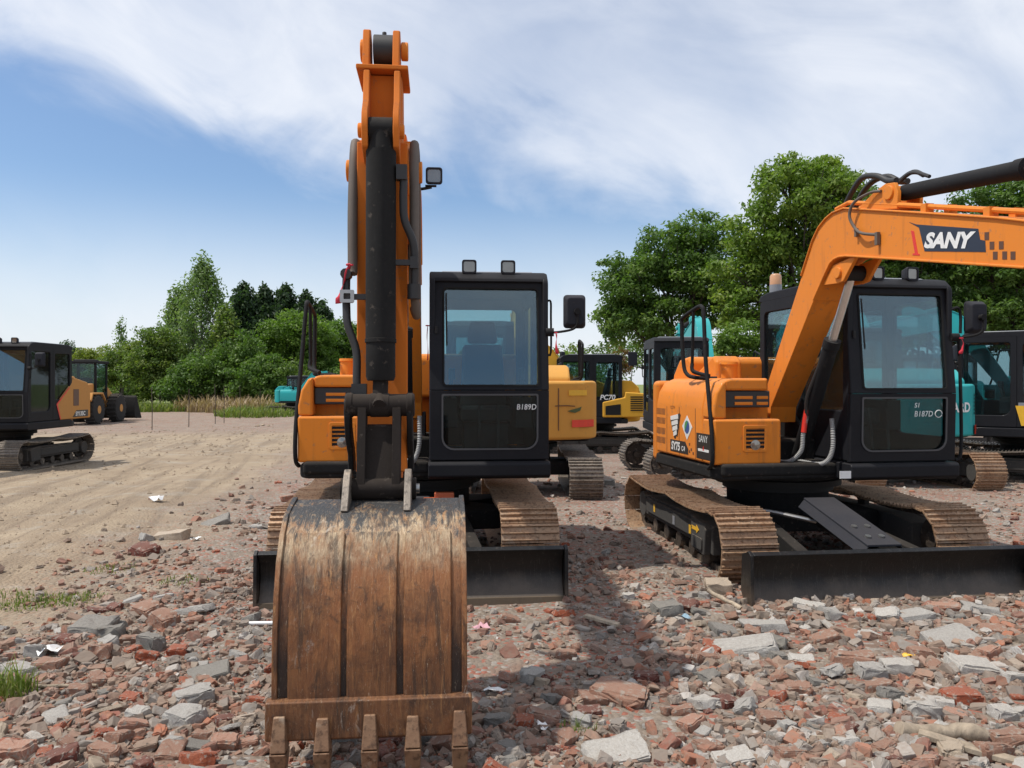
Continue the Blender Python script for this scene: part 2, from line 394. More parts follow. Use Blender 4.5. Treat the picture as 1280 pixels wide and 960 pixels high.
def make_track(side, root, pal, detail, sc=1.0, arrow=None):
    x = side*.875; w = .225
    fr = MB()
    fr.prism([(-.98, .20), (.62, .20), (.92, .16), (.92, .40), (.62, .43), (-.98, .40)], x-.11, x+.11)
    fr.prism([(.55, .17), (.86, .15), (.90, .37), (.86, .41), (.55, .44)], x+side*.10, x+side*.165)     # idler yoke cover
    fr.prism([(-.9, .24), (.50, .24), (.50, .385), (-.9, .385)], x+side*.10, x+side*.135)
    fr.abox(x-.03, x+.03, -.06, .06, .40, .47)
    o = fr.build('track_frame', M[pal['frame']], root, .012)
    b = MB(); ch = MB(); pts, step = resample(belt_path(), .152)
    for k, (p, t) in enumerate(pts):
        n = Vector((-t.y, t.x))                       # outward: path runs clockwise seen from +x
        def P(u, h): q = p+t*u+n*h; return q
        def blk(u0, u1, h0, h1, x0, x1, tp=0):
            A = [P(u0, h0), P(u1, h0), P(u1-tp, h1), P(u0+tp, h1)]
            b.loft([(x0, -q.x, q.y) for q in A], [(x1, -q.x, q.y) for q in A])
        j = random.uniform(-.004, .004)
        blk(-step*.49, step*.49, 0, .013, x-w+j, x+w+j)
        for u in (-.058, -.004, .05): blk(u-.008, u+.010, .012, .034, x-w+.002+j, x+w-.002+j, .004)
        A = [P(-step*.47, -.055), P(step*.47, -.055), P(step*.47, -.002), P(-step*.47, -.002)]
        for c in (-.06, .035): ch.loft([(x+c, -q.x, q.y) for q in A], [(x+c+.025, -q.x, q.y) for q in A])
        if detail:
            for c in (-.055, .055):
                for u in (-.03, .022):
                    q0 = P(u, .013); q1 = P(u, .020); b.cyl((x+c, -q0.x, q0.y), (x+c, -q1.x, q1.y), .011, 6)
    b.build('track_belt', M[pal['track']], o); ch.build('track_chain', M['trackdark'], o)
    MB().cyl((x-.05, -1.14, .285), (x+.05, -1.14, .285), .2, 24).cyl((x-.10, -1.14, .285), (x+.12, -1.14, .285), .07, 14).build('idler_wheel', M['trackdark'], o, .008)
    sp = MB(); n = 19; prof = []
    for k in range(2*n):
        a0 = math.pi*k/n; r = .215 if k % 2 else .185; prof.append((-1.14+r*math.cos(a0), .285+r*math.sin(a0)))
    sp.prism(prof, x-.025, x+.025); sp.cyl((x-.1, 1.14, .285), (x+.15, 1.14, .285), .13, 20)
    sp.build('drive_sprocket', M['greydark'], o, .006)
    for a in (-.72, -.36, 0, .36, .72):
        MB().xcyl(a, .125, x-.09, x+.09, .075, 14).build('track_roller', M['trackdark'], o, .008)
    MB().xcyl(0, .485, x-.05, x+.05, .035, 12).build('carrier_roller', M['trackdark'], o)
    if detail:
        xo = x+side*.1365; xd = x+side*.1665; s_ = side
        d = MB()
        for (a0, z0) in ((.43, .26), (-.62, .28)): d.sheet([(a0, z0), (a0+.05, z0), (a0+.05, z0+.075), (a0, z0+.075)], lambda u, v, e: (xo+s_*e, -u, v), .003)
        d.build('warning_label', M['yellowdec'], o)
        MB().sheet([(-.02, .26), (.04, .26), (.04, .34), (-.02, .34)], lambda u, v, e: (xo+s_*e, -u, v), .003).build('data_label', M['roofgrey'], o)
        ar = [(.58, .33), (.70, .33), (.70, .31), (.76, .345), (.70, .38), (.70, .36), (.58, .36), (.60, .345)]
        MB().sheet(ar, lambda u, v, e: (xd+s_*e, -u, v), .003).build('arrow_marking', M['yellowdec'], o)
        pl = MB(); pl.prism(rrect(.60, .84, .19, .29, .02), xd, xd+side*.012); pl.build('cover_plate', M[pal['frame']], o, .004)
    return o

def excavator(label, C, rot, up, pal, phi=0.0, beta=0.0, detail=False, blade=True, opts=(), group=None, lift=0.0):
    root = empty('excavator', (C[0], C[1], float(gz(*C))+lift), rot, label, 'excavator', group)
    U = dict(rz=up)
    # ---------------- undercarriage
    make_track(-1, root, pal, detail); make_track(1, root, pal, detail)
    cb = MB(); cb.prism_z([(-.72, .5), (-.35, .55), (.35, .55), (.72, .5), (.72, .2), (.45, 0), (.72, -.2), (.72, -.5), (.35, -.5), (-.35, -.5), (-.72, -.5), (-.72, -.2), (-.45, 0), (-.72, .2)], .27, .44)
    cb.cyl((0, 0, .40), (0, 0, .60), .46, 28)
    cb.build('car_body', M['blackmatt'], root, .015)
    MB().cyl((0, 0, .60), (0, 0, .765), .56, 40, prof=[(0, .50), (.25, .50), (.3, .57), (.62, .57), (.66, .52), (1, .52)]).build('slewing_ring', M['dark'], root, label=None)
    if blade:
        bl = MB(); a0 = 1.80
        fr_ = [(a0+.10, .03), (a0+.035, .10), (a0+.012, .2), (a0+.03, .30), (a0+.10, .375)]
        bl.prism(fr_+[(a0+.06, .395), (a0-.02, .36), (a0-.05, .2), (a0-.03, .06), (a0+.02, .03)], -1.06, 1.06)
        o = bl.build('dozer_blade', M['blade'], root, .006)
        for s in (-1, 1):
            MB().prism([(a0+.115, .025), (a0+.10, .375), (a0+.06, .40), (a0-.05, .36), (a0-.07, .1), (a0-.02, .025)], s*1.062, s*1.087).build('end_plate', M['blade'], o, .004)
        MB().prism([(a0+.128, -.03), (a0+.105, .045), (a0+.085, .045), (a0+.105, -.03)], -1.087, 1.087).build('cutting_edge', M['edge'], o, .004)
        for s in (-1, 1):
            am = MB(); am.loft([(s*.36-.05, -.45, .28), (s*.36+.05, -.45, .28), (s*.36+.05, -.45, .42), (s*.36-.05, -.45, .42)], [(s*.5-.05, -a0+.0, .12), (s*.5+.05, -a0+.0, .12), (s*.5+.05, -a0+.0, .25), (s*.5-.05, -a0+.0, .25)])
            am.build('blade_arm', M['blackmatt'], root, .012)
        g_ = MB(); x0, x1 = -.17, .10
        A = [(x0, -.86, .60), (x1, -.86, .60), (x1+.07, -1.70, .37), (x0+.07, -1.70, .37)]
        g_.loft(A, [(x, y, z+.018) for x, y, z in A])
        for (i, j) in ((0, 3), (1, 2)):
            dx = -.05 if i == 0 else .05
            B = [A[i], A[j], (A[j][0]+dx, A[j][1], A[j][2]-.06), (A[i][0]+dx, A[i][1], A[i][2]-.06)]
            g_.loft(B, [(x+(.012 if i == 0 else -.012), y, z) for x, y, z in B])
        gd = g_.build('cylinder_guard', M['plastic'], root, .005)
        for (u, v) in ((.30, .66), (.70, .66), (.30, .86), (.70, .86)):
            x = lerp(x0, x1, u)+.07*v; y = -lerp(.86, 1.70, v); z = lerp(.60, .37, v)+.018
            MB().cyl((x, y, z), (x, y-.004, z+.014), .022, 10).build('bolt', M['steel'], gd)
        MB().cyl((-.03, -.62, .46), (.04, -1.72, .27), .055, 14).build('blade_cylinder', M['dark'], root)
        if detail:
            MB().tube(smooth_path([(-.62, -.60, .47), (-.45, -.72, .49), (-.28, -.92, .47), (-.13, -1.0, .44)]), .018).build('hydraulic_pipe', M['steel'], root)
    # ---------------- upper structure
    body, side = M[pal['body']], M[pal['body']]
    pf = MB(); pf.prism_z(rrect(-.97, 1.06, -.70, .84, (.08, .08, .06, .12)), .765, .885)
    pf.abox(-.93, .1, .2, .86, .80, .905) if True else 0
    pf.abox(-.35, .12, -.2, .50, .88, 1.08)
    platform = pf.build('platform', M['dark'] if not detail else M['blackmatt'], root, .03, 3, **U)
    hs = MB(); sec = [(-.98, .895), (-.98, 1.36), (-.955, 1.49), (-.90, 1.58), (-.80, 1.62), (-.37, 1.62), (-.37, .895)]
    hs.prism_a(sec, -.59, .555)
    hs.prism_a([(-.98, .895), (-.98, 1.275), (-.38, 1.275), (-.38, .895)], .557, .80)                         # front lower box
    hs.prism_a([(-.98, 1.277), (-.98, 1.36), (-.955, 1.49), (-.90, 1.58), (-.86, 1.60), (-.86, 1.277)], .558, .78)   # corner column
    hs.prism_a([(-.858, 1.515), (-.858, 1.60), (-.80, 1.615), (-.47, 1.615), (-.47, 1.515)], .558, .74)       # overhang
    house = hs.build('engine_housing', body, root, .022, 3, **U)
    gr = MB(); gr.abox(-.856, -.44, .556, .715, 1.37, 1.513); gr.build('louver_grille', M['decalblack'], house, .01)
    lv = MB()
    for z in (1.405, 1.455): lv.prism(rrect(.70, .722, z-.014, z+.014, .008, 3), -.76, -.60)
    for z in (1.405, 1.455): lv.prism(rrect(.70, .722, z-.014, z+.014, .008, 3), -.56, -.46)
    lv.build('grille_slat', body, house)
    vt = MB(); vt.ring(rrect(-.725, -.51, 1.0, 1.225, .02), rrect(-.70, -.535, 1.025, 1.20, .012), lambda u, v, d: (u, -.80-d, v), .008); vt.build('vent_frame', body, house, .003)
    vs = MB()
    for k in range(5): vs.abox(-.70, -.535, .801, .804, 1.035+.034*k, 1.055+.034*k)
    vs.build('air_vent', M['inner'], house)
    if detail:
        MB().cyl((-.617, -.80, 1.06), (-.617, -.816, 1.06), .04, 18, prof=[(0, .043), (.6, .043), (.62, .034), (1, .015)]).build('headlamp', M['lens'], house)
    hd = MB()
    hx = .08 if 'narrow' in opts else 1.0
    hd.prism([(-.50, 1.40), (-.50, 1.80), (-.56, 1.845), (-.80, 1.82), (-.98, 1.66), (-.98, 1.40)], -.66, hx)
    hood = hd.build('engine_hood', body, root, .04, 3, **U)
    hh = MB(); hh.prism([(-.55, .9), (-.549, 1.66), (-.10, 1.84), (-.02, 1.78), (.05, .9)], -.60, -.34)      # tank cover beside the boom
    hh.build('tank_cover', body, root, .03, 3, **U)
    cw = MB(); arc = [(-.975, -.60)]
    for k in range(9): a = R(180+22.5*k); arc.append((.975*math.cos(a), -.70+.46*math.sin(a)))
    arc.append((.975, -.60))
    cw.prism_z(arc, .80, 1.60 if 'narrow' not in opts else 1.05)
    cwo = cw.build('counterweight', M[pal.get('weight', pal['body'])], root, .05, 3, **U)
    MB().cyl((-.62, -.30, 1.61), (-.62, -.30, 1.765), .075, 18, prof=[(0, .075), (.82, .075), (.86, .084), (1, .08)]).build('fuel_cap', M[pal.get('cap', pal['body'])], root, **U)
    # handrail: a tall loop in the side plane
    x = -.955
    h = MB(); h.tube(smooth_path([(x-.03, -.70, .86), (x-.04, -.80, .93), (x-.04, -.78, 1.20), (x-.02, -.62, 1.75), (x, -.525, 2.17), (x, -.49, 2.235), (x, -.40, 2.245), (x, -.06, 2.18), (x, -.02, 2.12), (x, -.06, 1.78), (x+.01, -.12, 1.66), (x+.05, -.26, 1.625), (x+.22, -.30, 1.62)], 4), .018, 10)
    h.tube([(x, -.30, 2.225), (x, -.27, 1.74)], .015, 8); h.tube(smooth_path([(x, -.27, 1.75), (x, -.30, 1.68), (x+.1, -.42, 1.64)], 4), .018, 8)
    rail = h.build('handrail', M['black'], root, **U)
    make_cab(root, U, pal, detail, opts)
    make_boom(root, U, pal, phi, beta, detail, opts)
    return root, platform, house, cwo

CX0, CX1 = .10, 1.07
def fa(z):                                  # forward position of the cab front at height z
    return lerp(1.03, 1.05, (z-.77)/.72) if z < 1.49 else lerp(1.05, .955, (z-1.49)/.9)
def make_cab(root, U, pal, detail, opts):
    cm = M[pal.get('cab', 'cabblack')]
    P = lambda u, v, d: (u, -fa(v)-d+.05, v)
    fr = MB()
    fr.ring(rrect(CX0, CX1, .925, 1.49, .004), rrect(CX0+.105, CX1-.095, 1.015, 1.455, (.09, .09, .012, .012)), P, .05)
    fr.ring(rrect(CX0, CX1, 1.492, 2.40, (.004, .004, .07, .07)), rrect(CX0+.115, CX1-.085, 1.53, 2.325, .025), P, .05)
    sp = lambda xx, s: (lambda u, v, d: (xx+s*d, -u, v))
    # side walls: door side with two windows, boom side with two windows
    for xx, s in ((CX1-.045, 1), (CX0+.045, -1)):
        fr.ring(rrect(.18, 1.0, .93, 2.42, (.01, .01, .06, .01)), rrect(.27, .93, 1.12 if s > 0 else 1.35, 2.30, (.12, .04, .05, .05)), sp(xx, s), .044)
        fr.ring(rrect(-.54, .178, .93, 2.42, (.01, .01, .01, .10)), rrect(-.45, .10, 1.35, 2.28, .05), sp(xx, s), .044)
    fr.ring(rrect(CX0+.002, CX1-.002, .93, 2.42, (.01, .01, .06, .06)), rrect(CX0+.12, CX1-.12, 1.45, 2.28, .05), lambda u, v, d: (u, .54+d-.05, v), .05)
    fr.abox(CX0+.01, CX1-.01, -.5, .95, .90, .925)
    cab = fr.build('cab', cm, root, .018, 3, **U)
    bs = MB(); bs.prism([(-.52, .775), (1.03, .775), (1.075, .80), (1.075, .895), (1.05, .915), (-.52, .915)], CX0-.01, CX1+.01); bs.build('cab_sill', cm, cab, .012, 2)
    rf = MB(); rf.prism([(-.58, 2.40), (-.53, 2.455), (-.40, 2.478), (.80, 2.478), (.92, 2.455), (.985, 2.40), (.985, 2.37), (.93, 2.385), (-.5, 2.385)], CX0, CX1)
    roof = rf.build('cab_roof', cm, cab, .035, 4)
    MB().prism([(-.38, 2.474), (-.38, 2.492), (.74, 2.492), (.80, 2.474)], CX0+.10, CX1-.10).build('roof_hatch', M['roofgrey'], roof, .012, 2)
    def pane(name, pts, fn, m): return MB().sheet(pts, fn, .005).build(name, M[m], cab)
    pane('windscreen', rrect(CX0+.10, CX1-.07, 1.515, 2.34, .03), lambda u, v, d: (u, -fa(v)-d+.022, v), 'glass')
    pane('lower_windscreen', rrect(CX0+.09, CX1-.08, 1.0, 1.47, (.10, .10, .01, .01)), lambda u, v, d: (u, -fa(v)-d+.022, v), 'glasslow')
    for xx, s in ((CX1-.025, 1), (CX0+.025, -1)):
        pane('side_window', rrect(.25, .95, 1.10 if s > 0 else 1.33, 2.32, (.12, .04, .05, .05)), sp(xx, s*.5), 'glassdark')
        pane('side_window', rrect(-.47, .12, 1.33, 2.30, .05), sp(xx, s*.5), 'glassdark')
    pane('rear_window', rrect(CX0+.10, CX1-.10, 1.43, 2.30, .05), lambda u, v, d: (u, .52+d, v), 'glassdark')
    sl_ = MB(); sl_.ring(rrect(CX0+.098, CX1-.088, 1.008, 1.462, (.10, .10, .016, .016), 6), rrect(CX0+.112, CX1-.102, 1.022, 1.448, (.09, .09, .012, .012), 6), lambda u, v, d: (u, -fa(v)-.001-d, v), .007)
    sl_.build('window_seal', M['seal'], cab)
    sl_ = MB(); sl_.ring(rrect(CX0+.108, CX1-.078, 1.523, 2.332, .03, 5), rrect(CX0+.122, CX1-.092, 1.537, 2.318, .022, 5), lambda u, v, d: (u, -fa(v)-.001-d, v), .006)
    sl_.build('window_seal', M['inner'], cab)
    # interior
    st = MB(); cx = .60
    st.abox(cx-.24, cx+.24, -.18, .36, 1.20, 1.34)
    st.loft([(cx-.22, .10, 1.32), (cx+.22, .10, 1.32), (cx+.22, .24, 1.32), (cx-.22, .24, 1.32)], [(cx-.19, .24, 1.92), (cx+.19, .24, 1.92), (cx+.19, .34, 1.92), (cx-.19, .34, 1.92)])
    st.loft([(cx-.15, .24, 1.93), (cx+.15, .24, 1.93), (cx+.15, .33, 1.93), (cx-.15, .33, 1.93)], [(cx-.12, .28, 2.15), (cx+.12, .28, 2.15), (cx+.12, .35, 2.15), (cx-.12, .35, 2.15)])
    st.build('seat', M['seat'], cab, .04, 3)
    cs = MB(); cs.abox(cx-.20, cx+.20, -.2, .3, .925, 1.19)
    for s in (-1, 1):
        cs.abox(cx+s*.33-.07, cx+s*.33+.07, -.2, .42, 1.15, 1.42); cs.cyl((cx+s*.33, -.38, 1.42), (cx+s*.31, -.42, 1.60), .018, 8); cs.cyl((cx+s*.31, -.42, 1.58), (cx+s*.31, -.425, 1.68), .03, 10)
        cs.cyl((cx+s*.08, -.72, .93), (cx+s*.08, -.66, 1.36), .014, 8)
    cs.build('control_console', M['seat'], cab, .012)
    # work lights on the roof edge
    for lx in (CX0+.325, CX0+.645):
        yaw = .0 if not 'turned' in opts else .12
        L = MB(); m = Matrix.Rotation(yaw, 3, 'Z')
        zc = 2.505; a0 = .935
        c = Vector((lx, -a0, zc)); fn = lambda u, v, d: tuple(c + m @ Vector((u, -d, v)))
        L.loft([fn(u*.8, v*.8, -.085) for u, v in rrect(-.052, .052, -.047, .047, .016)], [fn(u, v, -.02) for u, v in rrect(-.060, .060, -.056, .056, .020)])
        L.ring(rrect(-.060, .060, -.056, .056, .020), rrect(-.046, .046, -.042, .042, .016), fn, .022) if False else L.ring(rrect(-.060, .060, -.056, .056, .020), rrect(-.046, .046, -.042, .042, .016), lambda u, v, d: fn(u, v, d-.02), .024)
        L.obox((lx, -a0+.03, zc-.075), (.075, .06, .06)); L.obox((lx, -a0+.015, zc-.105), (.095, .08, .02))
        w = L.build('work_light', M['plastic'], cab, .003)
        MB().loft([fn(u*.7, v*.7, -.025) for u, v in rrect(-.046, .046, -.042, .042, .016)], [fn(u, v, -.004) for u, v in rrect(-.046, .046, -.042, .042, .016)]).build('lamp_lens', M['lens'], w)
    # wiper, mirror, small fittings
    MB().tube([(CX0+.135, -fa(2.26)-.012, 2.28), (CX0+.14, -fa(1.85)-.014, 1.86)], .007, 6).obox((CX0+.055, -fa(2.0)-.01, 1.98), (.022, .02, .06)).build('wiper', M['dark'], cab)
    mi = MB(); mx = CX1+.215 if 'widemirror' not in opts else CX1+.20; mz = 2.135; fa_ = 1.02
    mi.loft([(u+mx, -fa_-.05, v+mz) for u, v in rrect(-.07, .07, -.11, .11, .03)], [(u+mx, -fa_+.01, v+mz) for u, v in rrect(-.093, .093, -.14, .14, .03)])
    mi.loft([(u+mx, -fa_+.012, v+mz) for u, v in rrect(-.093, .093, -.14, .14, .03)], [(u+mx, -fa_+.03, v+mz) for u, v in rrect(-.09, .09, -.135, .135, .03)])
    mir = mi.build('mirror', M['plastic'], cab, .012, 3)
    br = MB(); br.tube(smooth_path([(CX1-.01, -1.0, 1.965), (CX1+.07, -1.02, 1.965), (mx-.03, -fa_-.055, 1.985), (mx+.01, -fa_-.075, 2.03), (mx+.01, -fa_-.075, 2.12)], 4), .010, 8)
    br.cyl((CX1-.02, -1.0, 1.965), (CX1+.045, -1.01, 1.965), .034, 14); br.cyl((mx+.01, -fa_-.045, 2.13), (mx+.01, -fa_-.09, 2.13), .026, 12)
    br.build('mirror_bracket', M['black'], mir)
    gh = MB()
    if 'grab' in opts:
        gh.tube(smooth_path([(CX1-.01, -.99, 2.20), (CX1+.05, -1.0, 2.215), (CX1+.075, -1.0, 2.15), (CX1+.065, -1.01, 2.0)], 4), .012, 8)
        gh.tube(smooth_path([(CX1+.05, -1.01, 1.96), (CX1+.06, -1.02, 1.5), (CX1+.055, -1.03, 1.0), (CX1+.01, -1.02, .93)], 4), .014, 8)
    else:
        gh.tube(smooth_path([(CX1-.01, -.97, 2.22), (CX1+.022, -.975, 2.22), (CX1+.024, -.98, 2.10), (CX1+.022, -.99, 1.80), (CX1-.01, -.99, 1.79)], 4), .009, 8)
    gh.build('grab_handle', M['black'], cab)
    if 'beacon' in opts:
        o = MB().cyl((CX0+.10, .40, 2.47), (CX0+.10, .40, 2.56), .06, 18).build('beacon_base', M['roofgrey'], cab)
        MB().cyl((CX0+.10, .40, 2.555), (CX0+.10, .40, 2.67), .06, 18, prof=[(0, .058), (.8, .056), (.95, .046), (1, .03)]).build('beacon', M['mount'], o)

BOOM = [(.16, 1.22), (.10, 1.34), (.85, 2.475), (1.03, 2.745), (1.12, 2.83), (1.22, 2.88), (1.32, 2.907), (1.47, 2.909), (2.19, 2.73), (3.0, 2.525), (3.50, 2.38), (3.63, 2.29),
        (3.67, 2.20), (3.63, 2.11), (3.55, 2.08), (3.20, 2.215), (2.19, 2.413), (1.50, 2.545), (1.406, 2.553), (1.34, 2.545), (1.285, 2.523), (1.216, 2.453), (1.04, 2.254), (.32, 1.36), (.30, 1.22)]
FOOT = Vector((.20, 1.20)); TIP = Vector((3.55, 2.20))
BXC = -.10                                   # lateral centre of the boom
def make_boom(root, U, pal, phi, beta, detail, opts):
    c, s = math.cos(phi), math.sin(phi)
    def rot(p): d = Vector(p)-FOOT; return FOOT+Vector((d.x*c-d.y*s, d.x*s+d.y*c))
    Q = lambda x, a, z: (lambda r: (x, -r.x, r.y))(rot((a, z)))
    bm_ = M[pal['boom']]
    b = MB(); x0, x1 = BXC-.125, BXC+.125
    b.loft([Q(x0, *p) for p in BOOM], [Q(x1, *p) for p in BOOM])
    # flanges top and bottom, proud of the webs
    topi = BOOM[2:11]; boti = BOOM[15:23]
    def strip(pts, t, w0, w1):
        n = len(pts); V = []; fs = []
        for i, p in enumerate(pts):
            p = Vector(p); d = (Vector(pts[min(i+1, n-1)])-Vector(pts[max(i-1, 0)])).normalized(); nn = Vector((-d.y, d.x))
            for (x, k) in ((w0, -.006), (w1, -.006), (w1, t), (w0, t)): q = p+nn*k; V.append(Q(x, q.x, q.y))
        for i in range(n-1):
            for k in range(4): fs.append((4*i+k, 4*i+(k+1) % 4, 4*i+4+(k+1) % 4, 4*i+4+k))
        fs += [(0, 1, 2, 3), tuple(range(4*n-4, 4*n))]
        b.add(V, fs)
    strip(topi, .008, x0-.014, x1+.014); strip(boti, .010, x0-.014, x1+.014)
    boom = b.build('boom', bm_, root, .006, 2, sharp=30, **U)
    # lug for the boom cylinder on the inside of the elbow, lug for the arm cylinder on the back
    for xx in (BXC-.115, BXC+.085):
        pr = [(1.15, 2.36), (1.30, 2.50), (1.62, 2.535), (1.52, 2.44), (1.44, 2.36), (1.36, 2.35)]
        MB().loft([Q(xx, *p) for p in pr], [Q(xx+.03, *p) for p in pr]).build('cylinder_lug', bm_, boom, .005)
    for xx in (BXC-.10, BXC+.07):
        pr = [(1.62, 2.885), (1.80, 2.955), (1.93, 2.985), (2.03, 2.97), (2.07, 2.90), (2.06, 2.78), (1.62, 2.86)]
        MB().loft([Q(xx, *p) for p in pr], [Q(xx+.03, *p) for p in pr]).build('cylinder_lug', bm_, boom, .005)
    r0 = rot((1.38, 2.43)); r1 = rot((1.98, 2.91)); pt = rot(TIP)
    for r_, hw, rr in ((r0, .135, .045), (r1, .115, .05), (pt, .175, .055)):
        MB().xcyl(r_.x, r_.y, BXC-hw, BXC+hw, rr, 16).build('pivot_pin', bm_, boom, .006)
    fb = MB()
    for xx in (BXC-.16, BXC+.128):
        fb.prism([(-.1, .88), (.50, .88), (.36, 1.20), (.26, 1.29), (.14, 1.29), (.04, 1.2)], xx, xx+.032)
    fb.abox(BXC-.16, BXC+.16, .46, .62, .80, .88)
    fb.build('boom_bracket', M['dark'], root, .008, **U)
    # pipe along the top of the boom
    pp = MB()
    for xx in (BXC-.085, BXC+.085): pp.tube([Q(xx, a, z) for a, z in ((1.30, 2.94), (1.47, 2.955), (2.19, 2.775), (3.35, 2.48))], .017, 8)
    for a, z in ((2.35, 2.72), (2.9, 2.58)):
        for xx in (BXC-.085, BXC+.085): q = Q(xx, a, z); pp.obox(q, (.06, .05, .06))
    pp.build('boom_pipe', bm_, boom)
    # boom cylinder
    foot = Vector((.50, .80)); d = r0-foot; L = d.length; e = foot+d*(1.28/L if L > 1.4 else .85)
    cyb = MB(); cyb.cyl((BXC, -foot.x, foot.y), (BXC, -e.x, e.y), .06, 20, prof=[(0, .05), (.02, .06), (.94, .06), (.945, .068), (1, .068)])
    bc = cyb.build('boom_cylinder', M['black'], root, **U)
    MB().cyl((BXC, -e.x, e.y), (BXC, -r0.x, r0.y), .033, 16).build('cylinder_rod', M['chrome'], bc)
    MB().xcyl(r0.x, r0.y, BXC-.08, BXC+.08, .06, 16).build('rod_eye', M['dark'], bc)
    # stick group, drawn about the pivot (da, dz), tilted by beta
    cb_, sb_ = math.cos(beta), math.sin(beta)
    def T(da, dz): return (pt.x+da*cb_-dz*sb_, pt.y+da*sb_+dz*cb_)
    G = lambda x, da, dz: (lambda r: (BXC+x, -r[0], r[1]))(T(da, dz))
    def pl(mb, prof, xa, xb): return mb.loft([G(xa, *p) for p in prof], [G(xb, *p) for p in prof])
    # arm cylinder from the boom lug to the top of the stick
    eye = Vector(T(.02, .60)); d = eye-r1; L = d.length; e = r1+d*min(.80, 1.12/L)
    ac = MB(); ac.cyl((BXC, -r1.x, r1.y), (BXC, -e.x, e.y), .055, 20, prof=[(0, .05), (.02, .055), (.93, .055), (.935, .063), (1, .063)])
    ac_o = ac.build('arm_cylinder', M['black'], root, **U)
    MB().cyl((BXC, -e.x, e.y), (BXC, -eye.x, eye.y), .03, 16).build('cylinder_rod', M['chrome'], ac_o)
    MB().cyl(G(-.052, .02, .60), G(.052, .02, .60), .080, 22).cyl(G(0, .02, .67), G(0, .02, .70), .012, 8).build('rod_eye', M['hose'], ac_o, .006)
    if detail:
        MB().tube(smooth_path([Q(BXC-.03, 2.0, 2.985), Q(BXC-.03, 2.08, 3.015), Q(BXC-.03, 2.17, 3.005), Q(BXC-.03, 2.30, 2.945)], 4), .013, 8).build('cylinder_pipe', M['hose'], ac_o)
    sk = MB()
    pl(sk, [(-.10, .44), (.13, .44), (.14, .2), (.16, -.1), (.15, -1.0), (.20, -1.52), (.19, -1.70), (.08, -1.74), (.0, -1.6), (-.12, -.6), (-.17, -.15), (-.17, .05)], -.092, .092)
    pl(sk, [(.141, .1), (.160, .02), (.168, -.1), (.158, -1.0), (.205, -1.5), (.217, -1.5), (.172, -1.0), (.182, -.1), (.17, .1)], -.122, .122)
    pl(sk, [(-.13, .445), (.20, .445), (.20, .468), (-.13, .468)], -.125, .125)
    for xx in (-.088, .058):
        pl(sk, [(.11, .44), (.20, .44), (.24, .28), (.31, .20), (.325, .12), (.30, .04), (.15, -.02)], xx, xx+.03)
        pl(sk, [(-.10, .467), (.15, .467), (.12, .60), (.09, .68), (.02, .71), (-.06, .67)], xx-.012, xx+.022)
    stick = sk.build('stick', M[pal.get('stick', pal['boom'])], root, .006, 2, **U)
    for x0_, x1_, da, dz, rr in ((-.118, -.098, .02, .60, .055), (.085, .120, .03, .60, .045), (-.11, .11, .245, .13, .035), (-.19, .19, 0, 0, .055)):
        MB().cyl(G(x0_, da, dz), G(x1_, da, dz), rr, 16).build('pivot_pin', M[pal['boom']], stick, .006)
    bc2 = MB(); top = (.255, .13); bot = (.29, -1.06)
    bc2.cyl(G(0, *top), G(0, *bot), .068, 24, prof=[(0, .058), (.05, .060), (.085, .066), (.086, .071), (.835, .071), (.836, .074), (.85, .074), (.851, .069), (.985, .069), (1, .062)])
    bc2.cyl(G(-.055, .255, .13), G(.055, .255, .13), .06, 18)
    bk = bc2.build('bucket_cylinder', M['blackmatt'] if detail else M['black'], root, **U)
    MB().cyl(G(0, .29, -1.06), G(0, .32, -1.17), .036, 16).build('cylinder_rod', M['pin'], bk)
    if detail:
        def pipe(sx, pts): return smooth_path([G(x, a, z) for x, a, z in pts], 5)
        pb = MB()
        pb.tube(pipe(1, [(.08, .27, -.06), (.105, .27, -.09), (.105, .27, -.20), (.112, .27, -.30), (.155, .26, -.42), (.158, .25, -.62)]), .019, 10)
        pb.obox(G(.098, .275, -.075), (.05, .05, .07)); pb.obox(G(.105, .27, -.50), (.10, .03, .026)); pb.obox(G(.156, .26, -.50), (.035, .06, .055)); pb.cyl(G(.155, .25, -.60), G(.155, .25, -.67), .032, 10)
        pb.tube(pipe(-1, [(-.165, .22, -.56), (-.165, .24, -.60), (-.163, .25, -.72), (-.155, .26, -.80), (-.115, .27, -.92), (-.112, .28, -1.06), (-.108, .28, -1.12)]), .019, 10)
        pb.obox(G(-.16, .25, -.665), (.05, .05, .05)); pb.obox(G(-.11, .27, -.665), (.10, .03, .026)); pb.cyl(G(-.165, .20, -.555), G(-.165, .27, -.555), .026, 10); pb.obox(G(-.10, .28, -1.10), (.07, .05, .05))
        pb.build('cylinder_pipe', M['hose'], bk)
        MB().ring(rrect(-.033+BXC-.155, .033+BXC-.155, -.03, .03, .006), rrect(-.016+BXC-.155, .016+BXC-.155, -.014, .014, .004), lambda u, v, d: (lambda g: (u, g[1]-d-.045, g[2]+v))(G(0, .25, -.665)), .008).build('pipe_clamp', M['steel'], bk)
        hz = MB()
        for sx, o_ in ((-1, .138), (1, .152)):
            hz.tube(pipe(sx, [(sx*o_, -.34, -.60), (sx*o_*1.04, -.12, -.25), (sx*o_*1.03, .02, .04), (sx*o_, .055, .115), (sx*o_, .10, .10), (sx*o_, .15, .0), (sx*o_*1.02, .19, -.25), (sx*o_, .21, -.50), (sx*o_, .22, -.62 if sx > 0 else -.55)]), .024, 10)
        hz.tube(pipe(1, [(.152, .21, -.5), (.158, .20, -.66), (.165, .14, -.74), (.15, .08, -.70)]), .022, 10)
        hz.build('arm_hose', M['hosebrown'], stick)
    # linkage
    lk = MB(); ua, uz = .325, -1.175; la, lz = .405, -1.555
